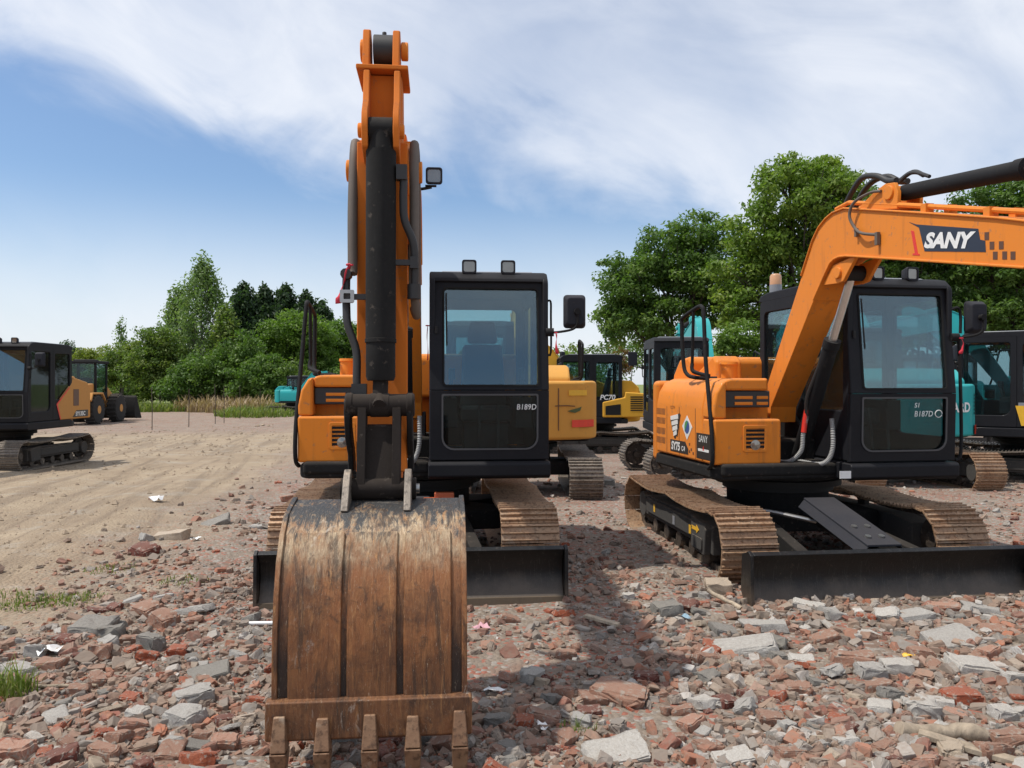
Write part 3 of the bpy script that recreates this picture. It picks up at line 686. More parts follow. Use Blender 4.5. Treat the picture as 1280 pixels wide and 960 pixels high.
    lk.cyl(G(-.16, ua, uz), G(.16, ua, uz), .054, 22, prof=[(0, .05), (.03, .058), (.10, .058), (.12, .052), (.36, .052), (.37, .056), (.63, .056), (.64, .052), (.88, .052), (.90, .058), (.97, .058), (1, .05)])
    lk.cyl(G(-.17, la, lz), G(.17, la, lz), .05, 22)
    lk.cyl(G(0, ua-.02, uz+.045), G(0, ua+.06, uz), .03, 12)
    for xx in (-.098, .060): pl(lk, [(ua-.05, uz), (ua+.052, uz-.01), (la+.048, lz), (la-.05, lz)], xx, xx+.038)
    pl(lk, [(ua-.03, uz-.09), (ua+.02, uz-.10), (la+.02, lz+.02), (la-.03, lz)], -.075, .075)
    link = lk.build('bucket_link', M['pin'] if detail else M['black'], root, .007, 2, **U)
    for xx in (-.156, .130):
        MB_ = MB(); pl(MB_, [(ua+.045, uz+.03), (ua+.05, uz-.04), (ua+.0, uz-.16), (.21, -1.42), (.20, -1.50), (.10, -1.50), (.10, -1.42), (ua-.08, uz-.10), (ua-.05, uz+.02)], xx-.006, xx+.022)
        MB_.build('side_link', M['blackmatt'], link, .008)
    # bucket
    sh = [(.40, -1.60), (.52, -1.615), (.61, -1.635), (.70, -1.70), (.775, -1.80), (.825, -1.93), (.853, -2.07), (.862, -2.20), (.866, -2.34)]
    inn = [(.85, -2.34), (.845, -2.20), (.835, -2.07), (.807, -1.94), (.76, -1.815), (.69, -1.72), (.605, -1.657), (.52, -1.637), (.40, -1.622)]
    bw = .375
    bu = MB(); pl(bu, sh+inn, -bw+.004, bw-.004)
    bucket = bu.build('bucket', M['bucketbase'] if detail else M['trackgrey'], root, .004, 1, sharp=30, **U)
    for sx in (-1, 1):
        e_ = [(a+.012, z+.004) for a, z in sh]
        MB_ = MB(); pl(MB_, [(.34, -1.66)]+[(.40, -1.588)]+e_[1:]+[(.80, -2.36), (.42, -1.95)], sx*bw-.010, sx*bw+.012)
        MB_.build('side_plate', M['bucket'] if detail else M['trackgrey'], bucket, .004)
        er = MB(); pl(er, [(.30, -1.70), (.36, -1.50), (.44, -1.46), (.49, -1.49), (.60, -1.625), (.5, -1.66)], sx*.135-.016, sx*.135+.016)
        er.build('bucket_ear', M['greydark'] if not detail else M['trackgrey'], bucket, .005)
    if detail:
        MB().cyl(G(.16, la, lz+.0), G(.185, la, lz), .022, 12).build('pin_bolt', M['steel'], bucket)
        def shell(da_off, z_top, z_bot, xa, xb, name, mat):       # a strip that lies on the shell
            pts = [p for p in sh if z_bot-.001 <= p[1] <= z_top+.001]
            m_ = MB(); n = len(pts); V = []; fs = []
            for i, p in enumerate(pts):
                p = Vector(p); d = (Vector(pts[min(i+1, n-1)])-Vector(pts[max(i-1, 0)])).normalized(); nn = Vector((-d.y, d.x))
                for (x, k) in ((xa, -.003), (xb, -.003), (xb-.003, da_off), (xa+.003, da_off)): q = p+nn*k; V.append(G(x, q.x, q.y))
            for i in range(n-1):
                for k in range(4): fs.append((4*i+k, 4*i+(k+1) % 4, 4*i+4+(k+1) % 4, 4*i+4+k))
            fs += [(0, 1, 2, 3), tuple(range(4*n-4, 4*n))]
            m_.add(V, fs); return m_.build(name, M[mat], bucket, .004, sharp=30)
        for xa, xb in ((-.325, -.115), (-.095, .105), (.130, .325)): shell(.012, -1.70, -2.34, xa, xb, 'wear_strip', 'bucket')
    ce = MB(); pl(ce, [(.862, -2.315), (.900, -2.325), (.905, -2.47), (.88, -2.485), (.862, -2.47)], -.405, .405)
    ce.build('cutting_edge', M['bucket'] if detail else M['trackgrey'], bucket, .006)
    for k in range(5):
        x = -.352+.176*k; j = (.006, -.004, .003, -.005, .004)[k]; dj = (.012, 0, .008, -.004, .01)[k]
        t = MB()
        t.loft([G(x-.024+j, .90, -2.385+dj), G(x+.022+j, .90, -2.385+dj), G(x+.022+j, .915, -2.385+dj), G(x-.024+j, .915, -2.385+dj)], [G(x-.033+j, .87, -2.50), G(x+.033+j, .87, -2.50), G(x+.031+j, .955, -2.50), G(x-.031+j, .955, -2.50)])
        t.loft([G(x-.034+j, .87, -2.503), G(x+.034+j, .87, -2.503), G(x+.033+j, .957, -2.503), G(x-.033+j, .957, -2.503)], [G(x-.027+j, .905, -2.63), G(x+.027+j, .905, -2.63), G(x+.026+j, .935, -2.63), G(x-.026+j, .935, -2.63)])
        t.build('tooth', M['tooth'], bucket, .006)
    return boom
# ------------------------------------------------------------------ ground sheet
def axis(a, b, step, lo, hi, g=1.13):
    v = list(np.arange(a, b, step)); s = step; x = v[-1]
    while x < hi: s *= g; x += s; v.append(x)
    s = step; x = v[0]; w = []
    while x > lo: s *= g; x -= s; w.append(x)
    return np.array(w[::-1]+v)
def grid_object(name, xs, ys, mat):
    nx, ny = len(xs), len(ys); X, Y = np.meshgrid(xs, ys); Z = gz(X, Y)
    co = np.stack([X, Y, Z], -1).reshape(-1, 3).astype(np.float32)
    i = np.arange((nx-1)*(ny-1)); r = i//(nx-1); c = i % (nx-1); a = r*nx+c
    q = np.stack([a, a+1, a+1+nx, a+nx], -1).astype(np.int32)
    me = bpy.data.meshes.new(name); fast_mesh(me, co, q); me.materials.append(mat)
    o = bpy.data.objects.new(name, me); COL.objects.link(o); return o
def fast_mesh(me, co, faces, smooth=True):
    n, k = faces.shape
    me.vertices.add(len(co)); me.vertices.foreach_set('co', co.astype(np.float32).ravel())
    me.loops.add(n*k); me.loops.foreach_set('vertex_index', faces.astype(np.int32).ravel())
    me.polygons.add(n); me.polygons.foreach_set('loop_start', np.arange(0, n*k, k, dtype=np.int32))
    me.polygons.foreach_set('use_smooth', np.full(n, smooth)); me.update(calc_edges=True); me.validate()

def ground_mat():
    g = NT('dirt_and_rubble_soil')
    at_ = g.n('ShaderNodeAttribute', attribute_name='rubble').outputs['Fac']
    far = g.n('ShaderNodeAttribute', attribute_name='meadow').outputs['Fac']
    n1 = g.noise(.35, 5, .6); n2 = g.noise(2.4, 6, .65); n3 = g.noise(14, 6, .7); n4 = g.noise(70, 4, .7)
    road = g.mix(g.ramp(n2, (.32, 0), (.70, 1)), (.295, .22, .145), (.40, .315, .215))
    road = g.mix(g.math('MULTIPLY', g.ramp(n1, (.45, 0), (.65, 1)), .5), road, (.23, .165, .108))
    road = g.mix(g.math('MULTIPLY', g.ramp(n3, (.58, 0), (.70, 1)), .35), road, (.25, .19, .135))
    st = g.noise(1, 6, .68, g.n('ShaderNodeMapping', {'Vector': g.n('ShaderNodeMapping', {'Vector': g.obj(), 'Rotation': (0, 0, R(-13))}).outputs[0], 'Scale': (2.4, .13, 1)}).outputs[0], .5)
    road = g.mix(g.math('MULTIPLY', g.ramp(st, (.48, 0), (.60, 1)), .7), road, (.20, .148, .10))
    road = g.mix(g.math('MULTIPLY', g.ramp(g.noise(1.3, 6, .7), (.54, 0), (.64, 1)), .4), road, (.36, .33, .28))
    soil = g.mix(g.ramp(n2, (.35, 0), (.65, 1)), (.19, .145, .11), (.285, .235, .185))
    soil = g.mix(g.math('MULTIPLY', g.ramp(g.noise(1.1, 4, .6), (.50, 0), (.62, 1)), .45), soil, (.24, .115, .075))
    vo = g.n('ShaderNodeTexVoronoi', {'Vector': g.obj(), 'Scale': 34.0}); vc = vo.outputs['Color']
    chip = g.n('ShaderNodeSeparateColor', {'Color': vc}).outputs[0]
    soil = g.mix(g.math('MULTIPLY', g.ramp(chip, (.66, 0), (.70, 1)), .7), soil, (.35, .325, .29))
    soil = g.mix(g.math('MULTIPLY', g.ramp(chip, (.84, 0), (.87, 1)), .85), soil, (.30, .085, .045))
    soil = g.mix(g.math('MULTIPLY', g.ramp(n4, (.54, 0), (.66, 1)), .5), soil, (.14, .115, .095))
    c = g.mix(at_, road, soil)
    gr = g.mix(g.ramp(n2, (.4, 0), (.62, 1)), (.10, .15, .035), (.22, .23, .07))
    c = g.mix(far, c, gr)
    h = g.math('ADD', g.math('MULTIPLY', n3, .6), g.math('MULTIPLY', n4, .5))
    h = g.math('ADD', h, g.math('MULTIPLY', vo.outputs['Distance'], -.9))
    return g.done(g.bsdf(c, .95, 0, g.bump(h, .75, .03)))
gxs = axis(-6.5, 7.5, .055, -420, 420); gys = axis(2.2, 13, .055, -90, 700)
ground = grid_object('ground', gxs, gys, ground_mat()); tag(ground, None, None, None, 'structure')
XX, YY = np.meshgrid(gxs, gys)
rm = rubble_mask(XX, YY)
# pale rubble continues over the gravel field beyond the road at the left
field = np.clip((YY-30+2*fbm(XX*.2, YY*.2, 2, 9))/3, 0, 1)*np.clip((-5-XX)/6, 0, 1)
rm = np.maximum(rm*np.clip(1.1-.25*np.clip((YY-14)/20, 0, 1), 0, 1), field*.85)
md = np.clip((YY-64)/6, 0, 1)
for nm, arr in (('rubble', rm), ('meadow', md)):
    a = ground.data.attributes.new(nm, 'FLOAT', 'POINT'); a.data.foreach_set('value', arr.ravel().astype(np.float32))

# ------------------------------------------------------------------ the two big orange excavators
ORGP = dict(body='orange', boom='orange', stick='orange_shade', frame='greydark', track='track')
CM = (-.86, 7.44); RM = R(5.3)
rootM, platM, houseM, cwM = excavator('orange compact excavator in front, its rust worn bucket facing the viewer and boom raised', CM, RM, 0, ORGP, phi=R(7.4), beta=0, detail=True, opts=())
CR = (2.51, 7.57)
rootR, platR, houseR, cwR = excavator('orange compact excavator on the right with arm reaching out past the picture edge', CR, R(6.9), R(2.6), ORGP, phi=0, beta=R(21), detail=True, opts=('grab', 'beacon', 'turned', 'widemirror'), lift=-.03)
def child(root, kind):
    return next(o for o in bpy.data.objects if o.parent == root and o.name.split('.')[0] == kind)
def sub(parent, name): return next(o for o in bpy.data.objects if o.parent == parent and o.name.split('.')[0] == name)

# handwritten yard numbers on the windscreens
for root, body, u0, v0, sz in ((rootM, 'B189D', .80, 1.335, .062), (rootR, 'B187D', .66, 1.30, .066)):
    cab = child(root, 'cab'); mb = MB(); put_text(mb, body, sz, lambda u, v: (u0+u*.9, -fa(v0+v)-.024+.001, v0+v), bold=.0006, shear=.12, space=1.05)
    if root is rootR:
        put_text(mb, 'S1', .055, lambda u, v: (u0+u, -fa(v0+.075+v)-.023, v0+.075+v), bold=.0006, shear=.15)
        ci = [(u0+.225+.032*math.cos(t), v0+.022+.03*math.sin(t)) for t in np.linspace(0, 6.0, 14)]
        mb.tube([(u, -fa(v)-.024, v) for u, v in ci], .0035, 5)
    mb.build('marker_writing', M['marker'], cab)

# marks on the boom sides (both machines)
def boom_marks(root, phi):
    boom = child(root, 'boom'); c, s = math.cos(phi), math.sin(phi)
    def W(x): return lambda a, z, e=0: (lambda d: (x-e, -(FOOT.x+d.x*c-d.y*s), FOOT.y+d.x*s+d.y*c))(Vector((a, z))-FOOT)
    for x, sg in ((BXC-.125, 1), (BXC+.125, -1)):
        w = W(x)
        fn = lambda u, v, d: w(u, v, sg*(d-.001))
        q = [(2.226, 2.655), (2.30, 2.625), (2.85, 2.492), (2.865, 2.425), (2.905, 2.412), (2.91, 2.345), (2.38, 2.435), (2.325, 2.60)]
        plate = MB().sheet(q, fn, .003).build('name_plate', M['decal'], boom)
        t = MB(); ang = math.atan2(2.345-2.435, 2.91-2.38); ca, sa = math.cos(ang), math.sin(ang)
        if sg > 0: put_text(t, 'SANY', .128, lambda u, v: w(2.378+1.27*(u*ca-v*sa*.3), 2.462+1.27*u*sa+v, sg*.0045), shear=.26, bold=.0065, space=1.0)
        else: put_text(t, 'SANY', .158, lambda u, v: w(2.80-u*ca+v*.08, 2.452+(.395-u)*sa+v, sg*.0045), shear=.0, bold=.0065, space=.98)
        t.build('lettering', M['white'], plate)
        MB().sheet([(2.245, 2.595), (2.275, 2.585), (2.315, 2.43), (2.33, 2.427), (2.333, 2.415), (2.262, 2.428), (2.264, 2.44), (2.285, 2.437)], fn, .003).build('red_stripe', M['red'], plate)
        for a, z in ((2.90, 2.462), (2.94, 2.40), (3.01, 2.39), (2.965, 2.338), (3.035, 2.328), (3.095, 2.318)):
            MB().sheet([(a, z), (a+.034, z-.005), (a+.034, z-.05), (a, z-.045)], fn, .003).build('square_mark', M['decalbrown'], plate)
boom_marks(rootM, R(7.4)); boom_marks(rootR, 0)

# hoses, lamp bracket and work lamp on the boom of the front machine; hoses over the elbow of the right machine
def boom_extras(root, phi, lamp):
    boom = child(root, 'boom'); c, s = math.cos(phi), math.sin(phi)
    def w(x, a, z): d = Vector((a, z))-FOOT; return (x, -(FOOT.x+d.x*c-d.y*s), FOOT.y+d.x*s+d.y*c)
    h = MB(); x = BXC-.135
    h.tube(smooth_path([w(BXC-.11, 1.90, 2.94), w(BXC-.13, 1.80, 2.95), w(x-.03, 1.66, 2.91), w(x-.035, 1.61, 2.82), w(x-.02, 1.66, 2.72), w(x-.03, 1.76, 2.665), w(x-.012, 1.90, 2.63)], 5), .011, 8)
    h.obox(w(x-.01, 1.91, 2.60), (.025, .03, .09)); h.obox(w(x-.008, 1.655, 2.69), (.02, .025, .06))
    h.build('grease_hose', M['hosebrown'], boom)
    e = MB()
    for k, dx in enumerate((-.06, .03)):
        e.tube(smooth_path([w(BXC+dx, 1.34, 2.90), w(BXC+dx, 1.45, 3.02), w(BXC+dx, 1.60, 3.11-.02*k), w(BXC+dx+.01, 1.76, 3.085), w(BXC+dx+.02, 1.88, 3.02), w(BXC+dx+.02, 1.97, 3.0)], 5), .022, 10)
    e.tube(smooth_path([w(BXC+.05, 1.80, 3.0), w(BXC+.03, 2.0, 3.04), w(BXC+.02, 2.1, 3.03), w(BXC+.0, 2.2, 2.98)], 5), .016, 8)
    e.build('boom_hose', M['hose'], boom)
    lo = MB()
    lo.tube(smooth_path([(BXC-.20, -.50, .90), (BXC-.14, -.66, .90), (BXC-.08, -.76, 1.0), (BXC-.07, -.78, 1.15), (BXC-.05, -.80, 1.3)], 22), [.020 if k % 2 else .0155 for k in range(89)], 10)
    lo.tube(smooth_path([(BXC-.02, -.60, .90), (BXC+.06, -.86, .90), (BXC+.115, -.92, 1.03), (BXC+.12, -.90, 1.28)], 28), [.021 if k % 2 else .0165 for k in range(85)], 10)
    lo.build('spiral_hose_sleeve', M['sleeve'], child(root, 'boom_bracket'))
    cp = MB(); f0 = Vector((.50, .80)); 
    cp.tube(smooth_path([(BXC-.05, -.80, 1.28), (BXC-.07, -.84, 1.45), (BXC-.05, -.98, 1.70), (BXC-.04, -1.02, 1.80), (BXC+.0, -1.04, 1.83)], 5), .016, 8)
    cp.build('cylinder_pipe', M['hose'], child(root, 'boom_cylinder'), rz=0)
    lab = MB().tube([(BXC-.07, -.785, 1.16), (BXC-.06, -.79, 1.26), (BXC-.05, -.805, 1.36)], .022, 10); lab.build('hose_label', M['red'], child(root, 'boom_bracket'))
    if lamp:
        p = w(BXC+.13, 2.62, 2.47)
        a = MB(); a.tube(smooth_path([p, (p[0]+.04, p[1]-.02, p[2]-.005), (p[0]+.10, p[1]-.03, p[2]+.005)], 3), .010, 8); a.obox((p[0]+.095, p[1]-.03, p[2]+.012), (.07, .03, .008))
        a.tube(smooth_path([(p[0]+.0, p[1]-.02, p[2]+.03), (p[0]+.02, p[1]-.02, p[2]+.07), (p[0]+.0, p[1], p[2]+.11), (p[0]-.02, p[1], p[2]+.09)], 4), .005, 6)
        a.build('lamp_bracket', M['dark'], boom)
        q = Vector((p[0]+.115, p[1]-.05, p[2]+.072)); fn = lambda u, v, d: (q.x+u, q.y-d, q.z+v)
        L = MB(); L.loft([fn(u*.8, v*.8, -.06) for u, v in rrect(-.05, .05, -.05, .05, .018)], [fn(u, v, -.015) for u, v in rrect(-.052, .052, -.052, .052, .018)])
        L.ring(rrect(-.052, .052, -.052, .052, .018), rrect(-.04, .04, -.04, .04, .014), lambda u, v, d: fn(u, v, d-.015), .022)
        lo_ = L.build('work_light', M['plastic'], boom, .003)
        MB().loft([fn(u*.7, v*.7, -.02) for u, v in rrect(-.04, .04, -.04, .04, .014)], [fn(u, v, -.002) for u, v in rrect(-.04, .04, -.04, .04, .014)]).build('lamp_lens', M['lens'], lo_)
boom_extras(rootM, R(7.4), True); boom_extras(rootR, 0, False)

# marks on the engine housing side
def house_marks(house):
    X = -.9805; fn = lambda u, v, d: (X-d, -u, v)
    def dec(name, pts, m, d=.002, par=None): return MB().sheet(pts, fn, d).build(name, M[m], par or house)
    vs = MB()
    for (a0, z0, n, m_) in ((-.58, 1.27, 7, 1), (-.58, 1.18, 7, 1), (-.58, .99, 7, 1), (-.58, 1.08, 7, 1)):
        for k in range(n):
            a = a0+.036*k; vs.sheet([(a, z0), (a+.016, z0), (a+.022, z0+.06), (a+.006, z0+.06)], fn, .0015)
    vs.build('vent_slot', M['decalbrown'], house)
    for a in (-.30, .02, .40): dec('panel_seam', [(a, .91), (a+.008, .91), (a+.008, 1.355), (a, 1.355)], 'decalbrown', .0012)
    b = dec('model_plate', [(-.20, .935), (.24, .935), (.24, .985), (.17, 1.045), (-.20, 1.045)], 'decalblack')
    t = MB(); put_text(t, 'SY75', .105, lambda u, v: (X-.0035, -(-.17+u), .955+v), shear=.1, bold=.004); put_text(t, 'C-9', .062, lambda u, v: (X-.0035, -(.085+u*.9), .958+v), bold=.002); t.build('lettering', M['white'], b)
    for a, z in ((.26, 1.02), (.30, .975), (.26, .955), (.345, .945)): dec('square_mark', [(a, z), (a+.025, z), (a+.025, z+.022), (a, z+.022)], 'decalbrown', .0015)
    p = dec('maker_plate', [(.43, .925), (.735, .925), (.735, 1.145), (.43, 1.145)], 'decalblack')
    t = MB(); put_text(t, 'SANY', .085, lambda u, v: (X-.0035, -(.485+u*.9), 1.07+v), bold=.0); t.sheet([(.47, .99), (.70, .99), (.70, 1.012), (.47, 1.012)], fn, .0035); t.build('lettering', M['white'], p)
    MB().sheet([(.57, 1.0), (.60, 1.0), (.585, 1.04)], fn, .004).build('emblem', M['red'], p)
    d = dec('diamond_sticker', [(.215, 1.285), (.10, 1.185), (.215, 1.065), (.335, 1.185)], 'white')
    ci = [(.215+.058*math.cos(t), 1.18+.06*math.sin(t)) for t in np.linspace(0, 2*math.pi, 20)[:-1]]
    MB().sheet(ci, fn, .003).build('emblem', M['blue'], d)
    MB().sheet([(.17, 1.215), (.215, 1.24), (.235, 1.225), (.20, 1.18), (.165, 1.14), (.158, 1.18)], fn, .004).build('emblem', M['green'], d)
    w = dec('slanted_sticker', [(-.20, 1.23), (.03, 1.30), (.06, 1.285), (-.02, 1.08), (-.05, 1.085), (-.06, 1.06), (-.10, 1.06)], 'decalblack')
    tt = MB()
    for k, (wd, z) in enumerate(((.19, 1.225), (.155, 1.175), (.12, 1.125), (.08, 1.078))):
        a = -.185+.024*k; tt.sheet([(a, z), (a+wd, z+.022), (a+wd-.006, z+.064), (a-.008, z+.038)], fn, .0035)
    tt.build('lettering', M['yellowdec'] if False else M['white'], w)
    t = MB(); put_text(t, 'CCTV', .045, lambda u, v: (X-.002, -(-.2+u), 1.335+v*.9)); t.build('lettering', M['decalbrown'], house)
house_marks(houseR); house_marks(houseM)
MB().abox(-.02, .08, 1.078, 1.082, .80, .86).build('maker_plate', M['white'], platR)
# red brown hydraulic bracket seen between track and stick of the front machine
o = MB(); o.abox(.05, .26, .95, 1.05, .42, .62); o.abox(.14, .30, .93, 1.0, .60, .66); o.build('swivel_bracket', M['orangelamp'], child(rootM, 'car_body'), .01)

# ------------------------------------------------------------------ machines behind
far = []
def back_machine(*a, **k):
    r = excavator(*a, **k); return r
TANP = dict(body='tan', boom='tan', frame='greydark', track='trackgrey')
TANP2 = dict(body='tan_far', boom='tan_far', frame='greydark', track='trackgrey', cap='tan_far', weight='tan_far')
YELP = dict(body='yellow', boom='yellow', frame='greydark', track='trackgrey')
TEAL = dict(body='teal', boom='teal', frame='greydark', track='trackgrey', weight='teal')
TEALR = dict(body='teal', boom='teal', frame='greydark', track='track', weight='teal')
# dark cab machine at the left edge
rootA, _, houseA, cwA = back_machine('black cab excavator with tan orange rear panel at the left picture edge', (-10.35, 16.3), R(1), 0, TANP2, phi=R(6), beta=R(10), blade=False)
for o_ in bpy.data.objects:
    if o_.parent is child(rootA, 'cab') and o_.name.split('.')[0] in ('side_window', 'rear_window'): o_.data.materials[0] = M['glassblack']
xs_ = 1.021
fn = lambda u, v, d: (xs_+d, -u, v)
hoodA = child(rootA, 'engine_hood')
pan = MB(); pan.prism([(-1.30, .92), (-.10, .92), (.05, 1.25), (-.45, 1.62), (-.62, 1.80), (-1.18, 1.70), (-1.30, 1.5)], 1.005, 1.075); pa = pan.build('side_panel', M['tan_far'], rootA, .03, 3)
xs_ = 1.077
MB().sheet([(-.55, .96), (-1.18, .96), (-1.18, 1.10), (-.70, 1.10)][::-1], fn, .003).build('model_plate', M['decalblack'], pa)
t = MB(); put_text(t, 'SY135C', .125, lambda u, v: (xs_+.005, -(-.66-u*.98), .985+v), shear=.05, bold=.004); t.build('lettering', M['white'], pa)
MB().sheet([(-.10, .93), (-.07, .93), (.07, 1.25), (-.42, 1.60), (-.44, 1.585), (.02, 1.24)], fn, .003).build('stripe', M['red'], pa)
vv = MB(); vv.sheet([(-.58, 1.2), (-.80, 1.2), (-.80, 1.55), (-.58, 1.55)], fn, .003); vv.build('vent_slot', M['decalbrown'], pa)
# wheel loader behind it
def loader(C, rz):
    root = empty('wheel_loader', (C[0], C[1], float(gz(*C))), rz, 'wheel loader with black cab, tan rear and big black tyres, standing beyond the left excavator', 'wheel loader')
    for sx in (-1, 1):
        for a in (-1.35, 1.35):
            t = MB().cyl((sx*.70, -a, .72), (sx*1.2, -a, .72), .72, 32, prof=[(0, .55), (.04, .66), (.2, .72), (.8, .72), (.96, .66), (1, .55)])
            for k in range(20):
                an = 2*math.pi*k/20; m = Matrix.Rotation(an, 3, 'X'); c = Vector((sx*.95, -a, .72))+m @ Vector((0, 0, .73)); t.obox(c, (.44, .10, .05), m)
            w = t.build('wheel', M['rubber'], root, .01)
            MB().cyl((sx*.72, -a, .72), (sx*1.205, -a, .72), .36, 20, prof=[(0, .36), (.9, .36), (.95, .2), (1, .2)]).build('rim', M['tan_far'], w)
    b = MB(); b.prism([(-2.5, .75), (-2.45, 1.75), (-2.2, 1.95), (-.55, 2.0), (-.55, .75)], -.62, .62); b.build('engine_hood', M['tan_far'], root, .06, 3)
    b = MB(); b.prism([(-2.75, .65), (-2.75, 1.15), (-2.5, 1.3), (-2.2, 1.3), (-2.2, .65)], -1.1, 1.1); b.build('counterweight', M['tan_far'], root, .06, 3)
    for sx in (-1, 1):
        MB().prism([(-2.2, 1.2), (-2.0, 1.55), (-.8, 1.55), (-.5, 1.2), (-.5, 1.12), (-.85, 1.47), (-1.95, 1.47), (-2.12, 1.12)], sx*.92-.25, sx*.92+.25).build('fender', M['tan_far'], root, .02)
    f = MB()
    for x in (-.68, .68):
        for a in (-.55, .72): f.abox(x-.05, x+.05, a-.06, a+.06, 1.2, 3.0)
    f.abox(-.73, .73, -.62, .78, 1.15, 1.55)
    cab = f.build('cab', M['black'], root, .015)
    r = MB(); r.abox(-.8, .8, -.7, .85, 3.0, 3.14); r.abox(-.5, .5, -.3, .3, 3.14, 3.22); r.build('cab_roof', M['black'], cab, .04)
    g_ = MB()
    for x in (-.70, .695): g_.abox(x, x+.006, -.5, .66, 1.55, 3.0)
    g_.abox(-.62, .62, -.56, -.552, 1.55, 3.0); g_.abox(-.62, .62, .72, .728, 1.55, 3.0); g_.build('cab_window', M['glassdark'], cab)
    MB().abox(-.25, .25, -.2, .2, 1.5, 2.3).build('seat', M['seat'], cab, .05)
    b = MB(); b.abox(-.45, .45, .6, 2.0, .75, 1.35)
    b.build('front_frame', M['tan_far'], root, .03)
    for sx in (-1, 1):
        MB().prism([(.9, 1.7), (1.2, 1.9), (2.4, 1.2), (2.9, .55), (2.7, .45), (2.1, .95), (1.0, 1.45)], sx*.45-.06, sx*.45+.06).build('lift_arm', M['tan_far'], root, .02)
    k = MB(); k.prism([(2.75, .25), (2.7, .75), (2.85, 1.25), (3.0, 1.35), (2.95, .95), (2.98, .5), (3.25, .25), (3.75, .12), (3.75, .08), (3.0, .12)], -1.35, 1.35)
    for sx in (-1.36, 1.33): k.prism([(2.75, .25), (2.7, .75), (2.85, 1.25), (3.0, 1.35), (3.75, .12), (3.0, .1)], sx, sx+.03)
    k.build('bucket', M['blackmatt'], root, .01)
loader((-21.6, 40.5), R(185))
# teal machine far off on the road
back_machine('small teal excavator far off at the end of the dirt road', (-13.9, 51.0), R(75), R(10), TEAL, phi=R(-6), beta=R(25), blade=False, group=None)
# tan machine behind the front one, seen from its rear
rootD, platD, houseD, cwD = back_machine('tan yellow excavator seen from behind, parked beyond the black cab of the front machine', (.11, 11.95), R(180), R(2), TANP, phi=R(4), beta=R(15), blade=False)
M['olive'] = plain('dark_olive_vinyl', (.07, .10, .03), .5)
def rear_marks(cw):
    # leaf mark, warning label and reflector on the rounded rear
    def fn(u, v, d):
        x = max(-.974, min(.974, u)); a = -.70-.46*math.sqrt(max(0, 1-(x/.975)**2)); return (x*1.002, -(a-.004-d), v)
    MB().sheet([(-.62, .97), (-.72, .97), (-.82, .97), (-.92, .97), (-.92, 1.07), (-.82, 1.07), (-.72, 1.07), (-.62, 1.07)], fn, .004).build('reflector', M['reflector'], cw)
    MB().sheet([(-.58, 1.40), (-.70, 1.40), (-.82, 1.40), (-.82, 1.475), (-.70, 1.475), (-.58, 1.475)], fn, .003).build('warning_label', M['yellowdec'], cw)
    lf = MB(); lf.sheet([(-.56, 1.19), (-.66, 1.165), (-.73, 1.195), (-.75, 1.25), (-.70, 1.23), (-.62, 1.21)], fn, .003); lf.build('leaf_mark', M['olive'], cw)
    MB().sheet([(-.40, 1.255), (-.55, 1.26), (-.66, 1.25), (-.66, 1.262), (-.55, 1.272), (-.40, 1.267)], fn, .003).build('leaf_mark', M['decalbrown'], cw)
    MB().sheet([(-.44, .93), (-.452, .93), (-.452, 1.50), (-.44, 1.50)], fn, .002).build('panel_seam', M['decalbrown'], cw)
rear_marks(cwD); cwD.scale = (1.085, 1.0, 1.012)
# yellow machine with black cab, side on
rootE, platE, houseE, cwE = back_machine('yellow excavator with black cab, side on in the background left of the teal one', (2.15, 20.8), R(-88), 0, YELP, phi=R(-4), beta=R(20), blade=False, opts=())
pan = MB(); pan.prism([(-1.32, .92), (-.05, .92), (-.05, 1.30), (-.60, 1.42), (-.62, 1.55), (-1.32, 1.50)], 1.005, 1.09); pe = pan.build('side_panel', M['yellow'], rootE, .03, 3)
fn = lambda u, v, d: (1.092+d, -u, v)
lv = MB()
for k in range(7): lv.sheet([(-.74, 1.08+.055*k), (-.74, 1.11+.055*k), (-1.05, 1.11+.055*k), (-1.05, 1.08+.055*k)], fn, .003)
lv.build('vent_slot', M['inner'], pe)
MB().sheet([(-.12, .98), (-.12, 1.2), (-.50, 1.25), (-.50, .98)], fn, .004).build('side_grille', M['inner'], pe)
MB().sheet([(-1.12+.07*math.cos(t), 1.0+.05*math.sin(t)) for t in np.linspace(0, 2*math.pi, 13)[:-1]], fn, .003).build('emblem', M['blue'], pe)
t = MB(); put_text(t, 'PC70', .17, lambda u, v: (1.078, -(.02-u), 1.36+v), shear=.2, bold=.004); t.build('lettering', M['white'], child(rootE, 'cab'))
# teal machine whose rear window and boom show above the right machine
rootF, platF, houseF, cwF = back_machine('teal excavator with dark framed cab, its boom rising behind the housing of the right excavator', (3.62, 14.7), R(-84), R(84+177.5), TEAL, phi=R(2), beta=R(-5), blade=False, opts=('narrow',))
